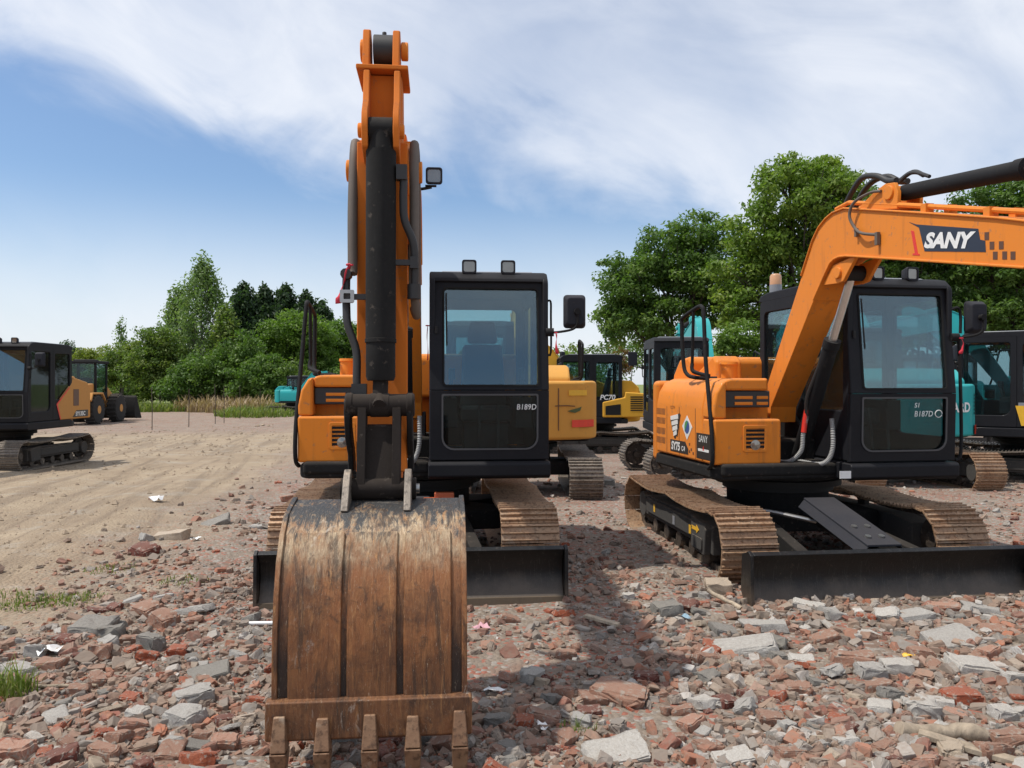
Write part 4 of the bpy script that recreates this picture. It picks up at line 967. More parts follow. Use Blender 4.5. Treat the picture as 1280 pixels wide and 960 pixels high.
# teal machine with the white letters, rear on
rootG, platG, houseG, cwG = back_machine('teal excavator with white lettering on its rounded rear, behind the right orange cab', (6.12, 13.05), R(180), R(9), TEALR, phi=R(3), beta=R(20), blade=False)
def curved(u, v, d):
    x = max(-.974, min(.974, u)); a = -.70-.46*math.sqrt(max(0, 1-(x/.975)**2)); return (x*1.002, -(a-.004-d), v)
t = MB(); put_text(t, 'WARD', .20, lambda u, v: curved(-.10-u*.95, 1.18+v, .012), bold=.006); t.build('lettering', M['white'], cwG)
MB().sheet([(-.84, .83), (-.92, .83), (-.96, .83), (-.96, .97), (-.92, .97), (-.84, .97)], curved, .02).build('reflector', M['reflector'], platG if False else cwG)
vs = MB()
for k in range(6): vs.sheet([(-.85, 1.14+.055*k), (-.85, 1.17+.055*k), (-.90, 1.17+.055*k), (-.97, 1.17+.055*k), (-.97, 1.14+.055*k), (-.90, 1.14+.055*k)], curved, .003)
vs.build('vent_slot', M['inner'], cwG)
# dark cab machine at the right edge
rootH, platH, houseH, cwH = back_machine('black cab excavator with teal rear panel at the right picture edge', (8.85, 13.6), R(-124), 0, TEAL, phi=R(2), beta=R(10), blade=False)
cabH = child(rootH, 'cab')
ds = MB(); fn = lambda u, v, d: (1.078+d, -u, v)
pan = MB(); pan.prism([(-1.30, .92), (-.56, .92), (-.56, 1.45), (-.68, 1.55), (-1.30, 1.5)], 1.0, 1.08); pan.build('side_panel', M['teal'], rootH, .04, 3)
MB().sheet([(.12, .96), (.20, 1.28), (.05, 1.28), (.05, 1.16), (-.22, 1.16), (-.22, .96)], fn, .003).build('model_sticker', M['yellowdec'], cabH)
t = MB(); put_text(t, 'SK', .11, lambda u, v: (1.083, -(.04-u), 1.075+v), bold=.003); put_text(t, '60E', .11, lambda u, v: (1.083, -(.04-u), .975+v), bold=.003); t.build('lettering', M['white'], cabH)
MB().sheet([(.15, 1.70), (.15, 1.77), (-.18, 1.77), (-.18, 1.70)], fn, .003).build('data_label', M['white'], cabH) if False else MB().sheet([(.16, 1.33), (.16, 1.28), (-.18, 1.28), (-.18, 1.33)][::-1], fn, .003).build('data_label', M['roofgrey'], cabH)
# teal machine further back between the two
back_machine('teal excavator furthest back on the right, boom showing behind the black edge cab', (10.6, 20.5), R(-70), 0, TEAL, phi=R(-3), beta=R(30), blade=False)
# ------------------------------------------------------------------ trees and plants
def leaf_mat(name, cols, trans=.42):
    g = NT(name)
    t = g.n('ShaderNodeAttribute', attribute_name='tint').outputs['Fac']
    c = g.ramp(t, (0, cols[0]), (.5, cols[1]), (1, cols[2]))
    b = g.bsdf(c, .5, 0, Specular_IOR_Level=.35)
    tr = g.n('ShaderNodeBsdfTranslucent', {'Color': g.mix(1.0, c, (1.3, 1.5, .7), 'MULTIPLY')}).outputs[0]
    return g.done(g.n('ShaderNodeMixShader', {0: trans, 1: b, 2: tr}).outputs[0])
LEAF = {
 'camphor': leaf_mat('leaf_mid_green', ((.058, .110, .024), (.098, .175, .036), (.155, .230, .050))),
 'fresh': leaf_mat('leaf_fresh_green', ((.085, .150, .026), (.145, .225, .038), (.230, .290, .055))),
 'bright': leaf_mat('leaf_bright_green', ((.075, .140, .022), (.120, .205, .032), (.155, .235, .042))),
 'willow': leaf_mat('leaf_grey_green', ((.10, .165, .055), (.155, .235, .080), (.225, .285, .115))),
 'dark': leaf_mat('leaf_dark_green', ((.026, .052, .024), (.040, .076, .034), (.062, .100, .042))),
 'bush': leaf_mat('leaf_bush_green', ((.070, .120, .028), (.120, .185, .038), (.200, .240, .055))),
 'yellowgreen': leaf_mat('leaf_yellow_green', ((.130, .175, .028), (.210, .250, .042), (.290, .290, .055))),
 'grass': leaf_mat('grass_blade', ((.090, .130, .025), (.140, .190, .035), (.230, .230, .080))),
 'dry': leaf_mat('dry_reed', ((.22, .15, .085), (.33, .235, .135), (.46, .35, .21)), .2),
 'rust': leaf_mat('leaf_reddish', ((.20, .07, .03), (.14, .10, .03), (.09, .12, .03))),
}
BARK = {}
def bark(name, col):
    g = NT(name); n = g.noise(1, 6, .7, g.scaled(14, 14, 3)); c = g.mix(g.ramp(n, (.3, 0), (.7, 1)), tuple(x*.45 for x in col), col)
    return g.done(g.bsdf(c, .9, 0, g.bump(n, .6, .03)))
BARK['dark'] = bark('dark_bark', (.085, .065, .05)); BARK['pale'] = bark('pale_bark', (.26, .24, .20))
def leaves(cent, spread, n, size, mat, up=.55, aspect=.5, r=None, out_from=None):
    """n leaf blades around every clump centre; cent (k,3), spread (k,3)"""
    k = len(cent); idx = np.repeat(np.arange(k), n); N = len(idx)
    d = rng.normal(size=(N, 3)); d /= np.linalg.norm(d, axis=1)[:, None]
    rad = rng.random(N)**.45
    p = cent[idx]+d*rad[:, None]*spread[idx]
    nr = d*.5+rng.normal(size=(N, 3))*.55+np.array([0, 0, up]); nr /= np.linalg.norm(nr, axis=1)[:, None]
    a = np.cross(nr, rng.normal(size=(N, 3))); a /= np.linalg.norm(a, axis=1)[:, None]; b = np.cross(nr, a)
    s = size*(.65+.7*rng.random(N))[:, None]
    droop = np.array([0, 0, -1.0])*s*.18
    co = np.stack([p-a*s*.5, p+b*s*aspect*.5+droop*.2, p+a*s*.5+droop, p-b*s*aspect*.5+droop*.2], 1).reshape(-1, 3)
    f = np.arange(N*4).reshape(-1, 4)
    ct = rng.random(k)
    tint = np.clip(ct[idx]*.65+rng.random(N)*.45-.05, 0, 1)
    return co, f, np.repeat(tint, 4)
def leaf_object(name, parts, mat, parent):
    co = np.concatenate([p[0] for p in parts]); off = np.cumsum([0]+[len(p[0]) for p in parts[:-1]])
    f = np.concatenate([p[1]+o for p, o in zip(parts, off)]); t = np.concatenate([p[2] for p in parts])
    me = bpy.data.meshes.new(name); fast_mesh(me, co, f, False); me.materials.append(mat)
    a = me.attributes.new('tint', 'FLOAT', 'POINT'); a.data.foreach_set('value', t.astype(np.float32))
    o = bpy.data.objects.new(name, me); COL.objects.link(o)
    if parent is not None: o.parent = parent
    return o
def wpos(px, py, Y): return Vector(((px-CX)/F*Y, Y, CAMH-(py-CY)/F*Y))
def tree(name, label, bx, Y, blobs, leaf, size=.17, clumps=60, per=55, barkc='dark', trunk_r=.2, group=None, cat='tree', clump_r=.42, lean=0, fill=.35, tops=None):
    """blobs: (px, py, rx, rz) of foliage masses in the survey picture; depth radius follows rx"""
    x0 = (bx-CX)/F*Y; z0 = float(gz(x0, Y))
    root = empty(name, (x0, Y, z0-.05), 0, label, cat, group); O = Vector((x0, Y, z0-.05))
    tr = MB(); C = []; SP = []
    B = []
    for (px, py, rw, rh) in blobs:
        c = wpos(px, py, Y)-O; rx = rw/F*Y; rz = rh/F*Y
        c.y += random.uniform(-.35, .35)*rx; B.append((c, rx, rz))
    top = max(b[0].z for b in B); fork = Vector((lean, 0, top*.33))
    tr.tube(smooth_path([(0, 0, -.1), (lean*.3, 0, top*.16), fork], 5), [trunk_r*(1.25-.5*i/10) for i in range(11)], 9)
    for c, rx, rz in B:
        m = fork.lerp(c, .5)+Vector((random.uniform(-.3, .3), random.uniform(-.3, .3), random.uniform(-.1, .35)))
        P = smooth_path([fork-Vector((0, 0, .15)), m, c], 5); tr.tube(P, [trunk_r*(.55-.42*i/10) for i in range(11)], 6)
        for _ in range(7):
            d = Vector((random.gauss(0, 1), random.gauss(0, 1), random.gauss(.25, .8))).normalized()
            e = c+Vector((d.x*rx*.85, d.y*rx*.85, d.z*rz*.85)); s_ = P[random.randint(5, 9)]
            q = s_.lerp(e, .5)+Vector((random.uniform(-.2, .2), random.uniform(-.2, .2), random.uniform(0, .25)))
            tr.tube(smooth_path([s_, q, e], 3), [trunk_r*(.20-.16*i/6) for i in range(7)], 5)
        k = max(10, int(clumps*1.9*(rx*rz)/(1.6*1.6)))
        i = np.arange(k)+.5; ph = np.arccos(1-2*i/k); th = np.pi*(1+5**.5)*i
        u = np.stack([np.cos(th)*np.sin(ph), np.sin(th)*np.sin(ph), np.cos(ph)], 1)+rng.normal(size=(k, 3))*.22
        u /= np.maximum(np.linalg.norm(u, axis=1), 1.0)[:, None]
        rr = np.where(rng.random(k) < fill, rng.random(k)**.5*.85, .86+.28*rng.random(k))
        keep = (u[:, 2] > -.75)
        cc = np.array(c)+u*rr[:, None]*np.array([rx, rx, rz]); cc = cc[keep]
        C.append(cc); q = 1.08*clump_r*(.65+.7*rng.random((len(cc), 1))); SP.append(q*np.array([1, 1, .62]))
    C = np.concatenate(C); SP = np.concatenate(SP)
    leaf_object('crown', [leaves(C, SP, int(per*1.35), size, None)], LEAF[leaf], root)
    tr.build('trunk', BARK[barkc], root)
    return root
RG = 'broadleaf trees standing behind the machines on the right'
tree('broadleaf_tree', 'dark green broad tree, leftmost on the right side, its rounded crown beside open sky', 838, 33, [(785, 350, 36, 34), (800, 405, 46, 34), (840, 320, 42, 40), (880, 300, 36, 30), (872, 350, 40, 34), (775, 390, 24, 34), (835, 375, 44, 30), (895, 385, 30, 40)], 'camphor', .17, 62, 62, trunk_r=.22, group=RG)
tree('broadleaf_tree', 'tallest broad tree with yellowish lower leaves, rising left of the orange boom elbow', 985, 29, [(1000, 250, 58, 44), (950, 300, 44, 38), (1040, 240, 42, 36), (930, 350, 38, 32), (985, 320, 50, 44), (1040, 310, 50, 50), (935, 395, 32, 26), (1000, 390, 48, 34), (985, 222, 36, 20)], 'fresh', .165, 60, 66, trunk_r=.24, group=RG)
tree('broadleaf_tree', 'broad tree seen above and below the lettered part of the orange boom', 1120, 32, [(1105, 290, 52, 52), (1150, 320, 50, 56), (1095, 360, 44, 40), (1160, 390, 50, 36), (1110, 415, 40, 28)], 'camphor', .17, 60, 58, trunk_r=.2, group=RG)
tree('broadleaf_tree', 'broad tree cut by the right picture edge, showing above the end of the orange boom', 1268, 31, [(1255, 255, 46, 34), (1295, 250, 50, 40), (1235, 320, 50, 50), (1285, 340, 52, 56), (1230, 395, 46, 34), (1290, 410, 44, 34)], 'camphor', .17, 60, 58, trunk_r=.22, group=RG)
tree('broadleaf_tree', 'dark green tree behind the black cab and mirror of the right excavator', 1195, 38, [(1190, 350, 50, 50), (1150, 400, 50, 40), (1215, 410, 50, 40), (1060, 400, 50, 40), (1245, 380, 50, 50)], 'dark', .19, 55, 52, trunk_r=.2, group=RG)
tree('broadleaf_tree', 'low bright tree just left of the beacon on the right cab', 925, 27, [(925, 425, 26, 22), (905, 440, 20, 18), (950, 440, 22, 18)], 'bright', .14, 110, 50, trunk_r=.08, group=RG, clump_r=.3)
tree('shrub', 'pale shrub far behind the yellow machine, below the leftmost broad tree', 745, 60, [(735, 452, 26, 18), (762, 440, 18, 22), (715, 450, 22, 18)], 'bush', .28, 14, 34, trunk_r=.08, cat='shrub', clump_r=.7, group='shrubs between the machines')
tree('shrub', 'reddish shrub between the yellow machine and the teal cab', 774, 45, [(772, 445, 9, 16), (779, 458, 8, 12)], 'rust', .2, 40, 30, trunk_r=.05, cat='shrub', clump_r=.4, group='shrubs between the machines')
tree('shrub', 'dense green shrub behind the black cab of the yellow machine', 790, 48, [(800, 445, 30, 22), (690, 455, 30, 16), (740, 470, 40, 12)], 'camphor', .22, 22, 34, trunk_r=.06, cat='shrub', clump_r=.55, group='shrubs between the machines')
LG = 'trees and bushes along the left horizon'
def poplar(label, bx, Y, top, w, leaf, n=90, per=60, size=.24, bot=500, feather=1.0, group=LG, name='poplar_tree', cl=.5, barkc='pale'):
    x0 = (bx-CX)/F*Y; z0 = float(gz(x0, Y)); H = CAMH-(top-CY)/F*Y-z0; root = empty(name, (x0, Y, z0-.05), 0, label, 'tree', group)
    Wd = w/F*Y/2; tr = MB(); tr.tube(smooth_path([(0, 0, -.1), (.05, 0, H*.4), (-.05, 0, H*.75), (0, 0, H*.97)], 4), [.16*(1-.9*i/12) for i in range(13)], 8); C = []; SP = []
    for i in range(n):
        t = random.random()**.8; z = H*(.12+.88*t); r = Wd*(1-t)**.55*(.55+.55*min(1, t*4))*math.sqrt(random.random())*random.uniform(.75, 1.35); a = random.uniform(0, 2*math.pi)
        b = Vector((r*math.cos(a), r*math.sin(a), min(H*1.0, z))); s_ = Vector((b.x*.25, b.y*.25, max(.3, b.z-r*1.6-.3)))
        if i % 2 == 0: tr.tube(smooth_path([s_, s_.lerp(b, .5)+Vector((0, 0, -.1)), b], 3), [.035*(1-.8*k/6) for k in range(7)], 4)
        C.append(b); SP.append((cl*.62, cl*.62, cl*1.5*feather))
    leaf_object('crown', [leaves(np.array([tuple(c) for c in C]), np.array(SP)*(.6+.7*rng.random((len(SP), 1))), per, size, None, up=.25)], LEAF[leaf], root)
    tr.build('trunk', BARK[barkc], root); return root
poplar('tall feathery light green poplar, highest tree on the left', 252, 64, 333, 100, 'willow', 330, 34, .27, cl=.62, feather=1.5)
poplar('feathery light green poplar leaning against the left side of the highest one', 222, 66, 368, 74, 'willow', 190, 34, .27, cl=.62, feather=1.5)
poplar('slender grey green sapling standing alone above the bushes left of the poplars', 152, 66, 402, 26, 'willow', 30, 26, .26)
poplar('leafy poplar on the right flank of the highest one', 284, 62, 392, 70, 'bush', 220, 46, .28, cl=.7)
DG = 'row of dark poplars behind the round tree'
for k, (bx, top, w, d) in enumerate(((305, 362, 40, 'leftmost and tallest dark poplar of the row'), (330, 366, 36, 'second dark poplar from the left in the row'), (357, 365, 38, 'third dark poplar, half behind the round light green tree'), (383, 372, 34, 'fourth dark poplar, behind the handrail of the front machine'), (402, 384, 34, 'dark poplar at the right end of the row'))):
    poplar(d, bx, 84, top, w*1.75, 'dark', 230, 46, .42, group=DG, cl=.85, name='dark_poplar_tree', barkc='dark')
tree('round_tree', 'round light green tree left of the front machine handrail', 372, 66, [(365, 415, 32, 26), (345, 440, 24, 24), (388, 420, 24, 26), (365, 455, 34, 24), (395, 455, 24, 26)], 'bright', .26, 34, 58, trunk_r=.2, group=LG, clump_r=.6)
tree('round_tree', 'darker green tree behind the orange housing and stick of the front machine', 425, 70, [(425, 425, 26, 24), (410, 450, 26, 26), (440, 450, 26, 26), (445, 425, 18, 20)], 'camphor', .27, 34, 52, trunk_r=.2, group=LG, clump_r=.65)
for (bx, Y, bl, lf, d) in ((200, 62, [(205, 440, 26, 30), (180, 460, 28, 26), (215, 475, 28, 22), (190, 425, 16, 16)], 'bush', 'tall green bush in front of the poplars, left of their trunks'),
        (265, 60, [(250, 470, 34, 26), (285, 465, 34, 30), (225, 480, 24, 18), (300, 445, 24, 28)], 'camphor', 'dark thicket at the foot of the poplars'),
        (320, 59, [(312, 478, 26, 22), (335, 470, 24, 26), (350, 488, 22, 16)], 'camphor', 'thicket between the poplars and the round tree'),
        (150, 64, [(150, 458, 26, 24), (165, 440, 16, 18), (130, 470, 26, 18)], 'bush', 'feathery bush just right of the wheel loader'),
        (105, 72, [(100, 458, 30, 18), (75, 462, 30, 18), (125, 452, 24, 18), (50, 462, 30, 16)], 'yellowgreen', 'yellow green bushes behind the wheel loader cab'),
        (88, 80, [(88, 437, 10, 8), (98, 442, 8, 6)], 'dark', 'small dark treetop above the hedge left of the loader'),
        (350, 60, [(385, 488, 26, 20), (360, 470, 24, 20)], 'bush', 'bush at the foot of the round light green tree'),
        (390, 66, [(400, 478, 26, 20), (430, 475, 30, 22), (340, 462, 20, 20)], 'camphor', 'bush behind the far teal excavator')):
    tree('bush', d, bx, Y, bl, lf, .24, 36, 46, trunk_r=.06, group=LG, cat='bush', clump_r=.55, fill=.5)
for (bx, Y, bl, lf, d) in ((60, 84, [(30, 462, 40, 22), (75, 464, 36, 20), (0, 466, 40, 20)], 'yellowgreen', 'yellow green bank of growth behind the black cab at the left edge'),
        (135, 78, [(120, 468, 34, 22), (150, 470, 30, 24), (175, 474, 26, 22)], 'yellowgreen', 'yellow green growth between the wheel loader and the poplars'),
        (190, 70, [(185, 485, 26, 18), (160, 490, 24, 14), (215, 488, 24, 16)], 'bush', 'low bushes at the edge of the gravel field, left of the poplars'),
        (250, 66, [(245, 495, 30, 14), (285, 494, 30, 15), (320, 494, 26, 14)], 'camphor', 'low dark bushes right behind the dry reeds'),
        (420, 80, [(380, 470, 30, 26), (420, 470, 34, 28), (460, 470, 34, 26)], 'bush', 'bushes behind the orange housing of the front machine')):
    tree('bush', d, bx, Y, bl, lf, .28, 30, 46, trunk_r=.06, group=LG, cat='bush', clump_r=.7, fill=.5)
# dry reeds and long grass in front of the thicket
def blades(name, spots, n, h, leaf, wid=.03, kind=None):
    P = []; ct = 0
    for (x, y, rx, ry, k) in spots:
        N = int(n*k); a = rng.random(N)*2*np.pi; r = np.sqrt(rng.random(N))
        X = x+np.cos(a)*r*rx; Y = y+np.sin(a)*r*ry; Z = gz(X, Y); hh = h*(.45+.75*rng.random(N))*(1.1-.5*r)
        an = rng.random(N)*2*np.pi; ln = hh*(.15+.7*rng.random(N)); w = wid*(.6+.8*rng.random(N))
        b = np.stack([X, Y, Z-.01], 1); u = np.stack([np.cos(an), np.sin(an), 0*an], 1); s_ = np.stack([-np.sin(an), np.cos(an), 0*an], 1)
        m1 = b+u*(ln*.35)[:, None]+np.array([0, 0, 1])*(hh*.6)[:, None]; t = b+u*ln[:, None]+np.array([0, 0, 1])*(hh*.95)[:, None]
        co = np.stack([b-s_*w[:, None]*.5, b+s_*w[:, None]*.5, m1+s_*w[:, None]*.4, m1-s_*w[:, None]*.4, m1-s_*w[:, None]*.4, m1+s_*w[:, None]*.4, t+s_*w[:, None]*.06, t-s_*w[:, None]*.06], 1).reshape(-1, 3)
        tint = np.repeat(rng.random(N), 8); P.append((co, np.arange(len(co)).reshape(-1, 4), tint))
    return leaf_object(name, P, LEAF[leaf], None)
def at2(px, Y): return ((px-CX)/F*Y, Y)
tag(blades('dry_reeds', [(*at2(262, 56), 1.5, 1.4, .8), (*at2(292, 55), 1.9, 1.6, 1.1), (*at2(328, 54), 1.6, 1.4, .8), (*at2(232, 57), .9, 1.0, .25), (*at2(312, 52), 1.5, 1.0, .5)], 800, 1.15, 'dry', .06), 'heap of dry tan reeds in front of the thicket on the left', None, None, 'stuff')
tag(blades('long_grass', [(*at2(160, 57), 4.0, 2.5, 1), (*at2(196, 57), 3, 2, 1), (*at2(345, 53), 2.6, 2, 1), (*at2(322, 48), 2.2, 2, .5), (*at2(372, 52), 2.8, 2.5, .8), (*at2(110, 60), 6, 3, 1), (*at2(300, 49), 1.5, 1.5, .4), (*at2(60, 62), 6, 3, 1)], 1000, .75, 'grass', .06), 'long green grass along the edge of the gravel field', None, None, 'stuff')
# thin steel posts of an unfinished fence
FG = 'thin steel posts of the fence beside the dirt road'
pm = plain('rusty_post_steel', (.06, .045, .035), .8)
for (px, py, top, d) in ((190, 538, 484, 'leftmost thin steel post beside the dirt road'), (236, 534, 486, 'thin steel post standing in front of the heap of dry reeds'), (269, 530, 480, 'left one of two thin steel posts close together'), (280, 529, 482, 'right one of two thin steel posts close together'), (300, 524, 484, 'thin steel post in the grass right of the close pair'), (325, 521, 486, 'rightmost thin steel post, nearest the far teal excavator')):
    x, y = at(px, py); z = float(gz(x, y)); h = (py-top)/F*y
    o = MB().tube([(0, 0, -.2), (.01, 0, h*.5), (.03*random.uniform(-1, 1), 0, h)], .018, 6).build('fence_post', pm); o.location = (x, y, z); tag(o, d, 'fence post', FG)
for (px, py, r, n, d) in ((14, 868, .13, 90, 'dense green grass tuft at the left picture edge'), (66, 752, .26, 110, 'low grass patch nearest the dirt road'), (28, 758, .2, 70, 'thin grass patch at the left edge, above the dense tuft'), (95, 750, .24, 90, 'bright low grass patch right of the one nearest the road'), (140, 712, .22, 50, 'small grass patch on the dirt, furthest up the road'), (232, 727, .2, 50, 'thin grass between brick pieces left of the black blade'), (722, 912, .10, 36, 'small yellow green tuft in the rubble right of the bucket'), (18, 748, .25, 60, 'grass patch cut by the left picture edge, on the dirt')):
    x, y = at(px, py); o = blades('grass_tuft', [(x, y, r, r*.8, 1)], n*(2 if r > .11 else 1), .17 if px == 14 else .06 if r > .15 else .07, 'grass', .008); tag(o, d, 'grass tuft', 'grass tufts on the open ground')

# ------------------------------------------------------------------ rubble
def chunk(seed, dims, cuts=5, rough=.07, sub=1):
    r = random.Random(seed); bm = bmesh.new()
    pts = []
    for sx in (-1, 1):
        for sy in (-1, 1):
            for sz in (-1, 1):
                pts.append(Vector((sx*dims[0]*r.uniform(.72, 1.0), sy*dims[1]*r.uniform(.72, 1.0), sz*dims[2]*r.uniform(.72, 1.0))))
    for _ in range(cuts):
        pts.append(Vector((dims[0]*r.uniform(-1.05, 1.05), dims[1]*r.uniform(-1.05, 1.05), dims[2]*r.uniform(-.9, 1.05))))
    for p in pts: bm.verts.new(p)
    bmesh.ops.convex_hull(bm, input=bm.verts[:])
    bmesh.ops.delete(bm, geom=[v for v in bm.verts if not v.link_faces], context='VERTS')
    if sub:
        bmesh.ops.bevel(bm, geom=bm.edges[:], offset=min(dims)*.22, segments=2, affect='EDGES', clamp_overlap=True)
        bmesh.ops.triangulate(bm, faces=bm.faces[:])
        bmesh.ops.subdivide_edges(bm, edges=[e for e in bm.edges if e.calc_length() > min(dims)*.55], cuts=sub, use_grid_fill=True)
        bmesh.ops.triangulate(bm, faces=bm.faces[:])
        from mathutils import noise as mn
        s = 2.2/max(dims)
        for v in bm.verts:
            n = mn.noise_vector(v.co*s+Vector((seed*3.1, 0, 0)))+.5*mn.noise_vector(v.co*s*2.7+Vector((0, seed*1.7, 0)))
            v.co += n*rough*min(dims)*2
    bmesh.ops.recalc_face_normals(bm, faces=bm.faces[:])
    me = bpy.data.meshes.new('chunk'); bm.to_mesh(me); bm.free()
    return me
# shared shapes: bricks and their fragments, concrete lumps, thin slabs (unit = half length 1)
PROTO = {'brick': [], 'lump': [], 'slab': []}
for i in range(14): PROTO['brick'].append(((1, random.uniform(.5, .8), random.uniform(.30, .5)), 100+i))
for i in range(14): PROTO['lump'].append(((1, random.uniform(.65, .95), random.uniform(.45, .7)), 200+i))
for i in range(8): PROTO['slab'].append(((1, random.uniform(.55, .85), random.uniform(.16, .28)), 300+i))
PM = {}
def proto(kind, i, colour):
    k = (kind, i, colour)
    if k not in PM:
        dims, seed = PROTO[kind][i]
        me = chunk(seed, dims, 7 if kind == 'lump' else 5, .15 if kind == 'lump' else .11, 2)
        me.polygons.foreach_set('use_smooth', [True]*len(me.polygons)); me.set_sharp_from_angle(angle=R({'lump': 58, 'brick': 36, 'slab': 36}[kind]))
        me.materials.append(STONE[colour]); PM[k] = (me, dims)
    return PM[k]
BRICKS = ('orange red', 'dark red', 'dusty brown', 'pinkish'); CONC = ('pale grey', 'mid grey', 'whitish', 'buff')
placed = []
def blocked(x, y, r, ext=()):
    for C, rot in ((CM, RM), (CR, R(6.9))):
        dx, dy = x-C[0], y-C[1]; c, s = math.cos(rot), math.sin(rot); lx = dx*c+dy*s; ly = -dx*s+dy*c
        for sx in (-.875, .875):
            if abs(lx-sx) < .26+r and abs(ly) < 1.5+r: return True
        if abs(lx) < 1.12+r and -2.02-r < ly < -1.68+r: return True
        if C is CM and abs(lx+.1) < .42+r and -4.36-r < ly < -4.08: return True
    return False
def stone_at(x, y, L, kind, colour, check=True, sink=None, tilt=.25):
    """L = length in metres"""
    if check:
        if blocked(x, y, L*.45): return None
        for (a, b, r) in placed:
            if (a-x)**2+(b-y)**2 < (.62*(r+L/2))**2: return None
    i = random.randrange(len(PROTO[kind])); me, dims = proto(kind, i, colour)
    o = bpy.data.objects.new('brick_fragment' if colour in BRICKS else 'concrete_chunk', me); COL.objects.link(o)
    s = L/2; q = [1+random.uniform(-.15, .15) for _ in range(3)]
    o.scale = (s*q[0], s*q[1], s*q[2]); o.rotation_euler = (random.gauss(0, tilt), random.gauss(0, tilt), random.uniform(-.9, .9) if check else random.uniform(-.5, .5))
    hz = dims[2]*s
    o.location = (x, y, float(gz(x, y))+hz*(random.uniform(.25, .7) if sink is None else sink))
    placed.append((x, y, L/2)); o['L'] = L; o['colour'] = colour; o['k'] = kind
    return o
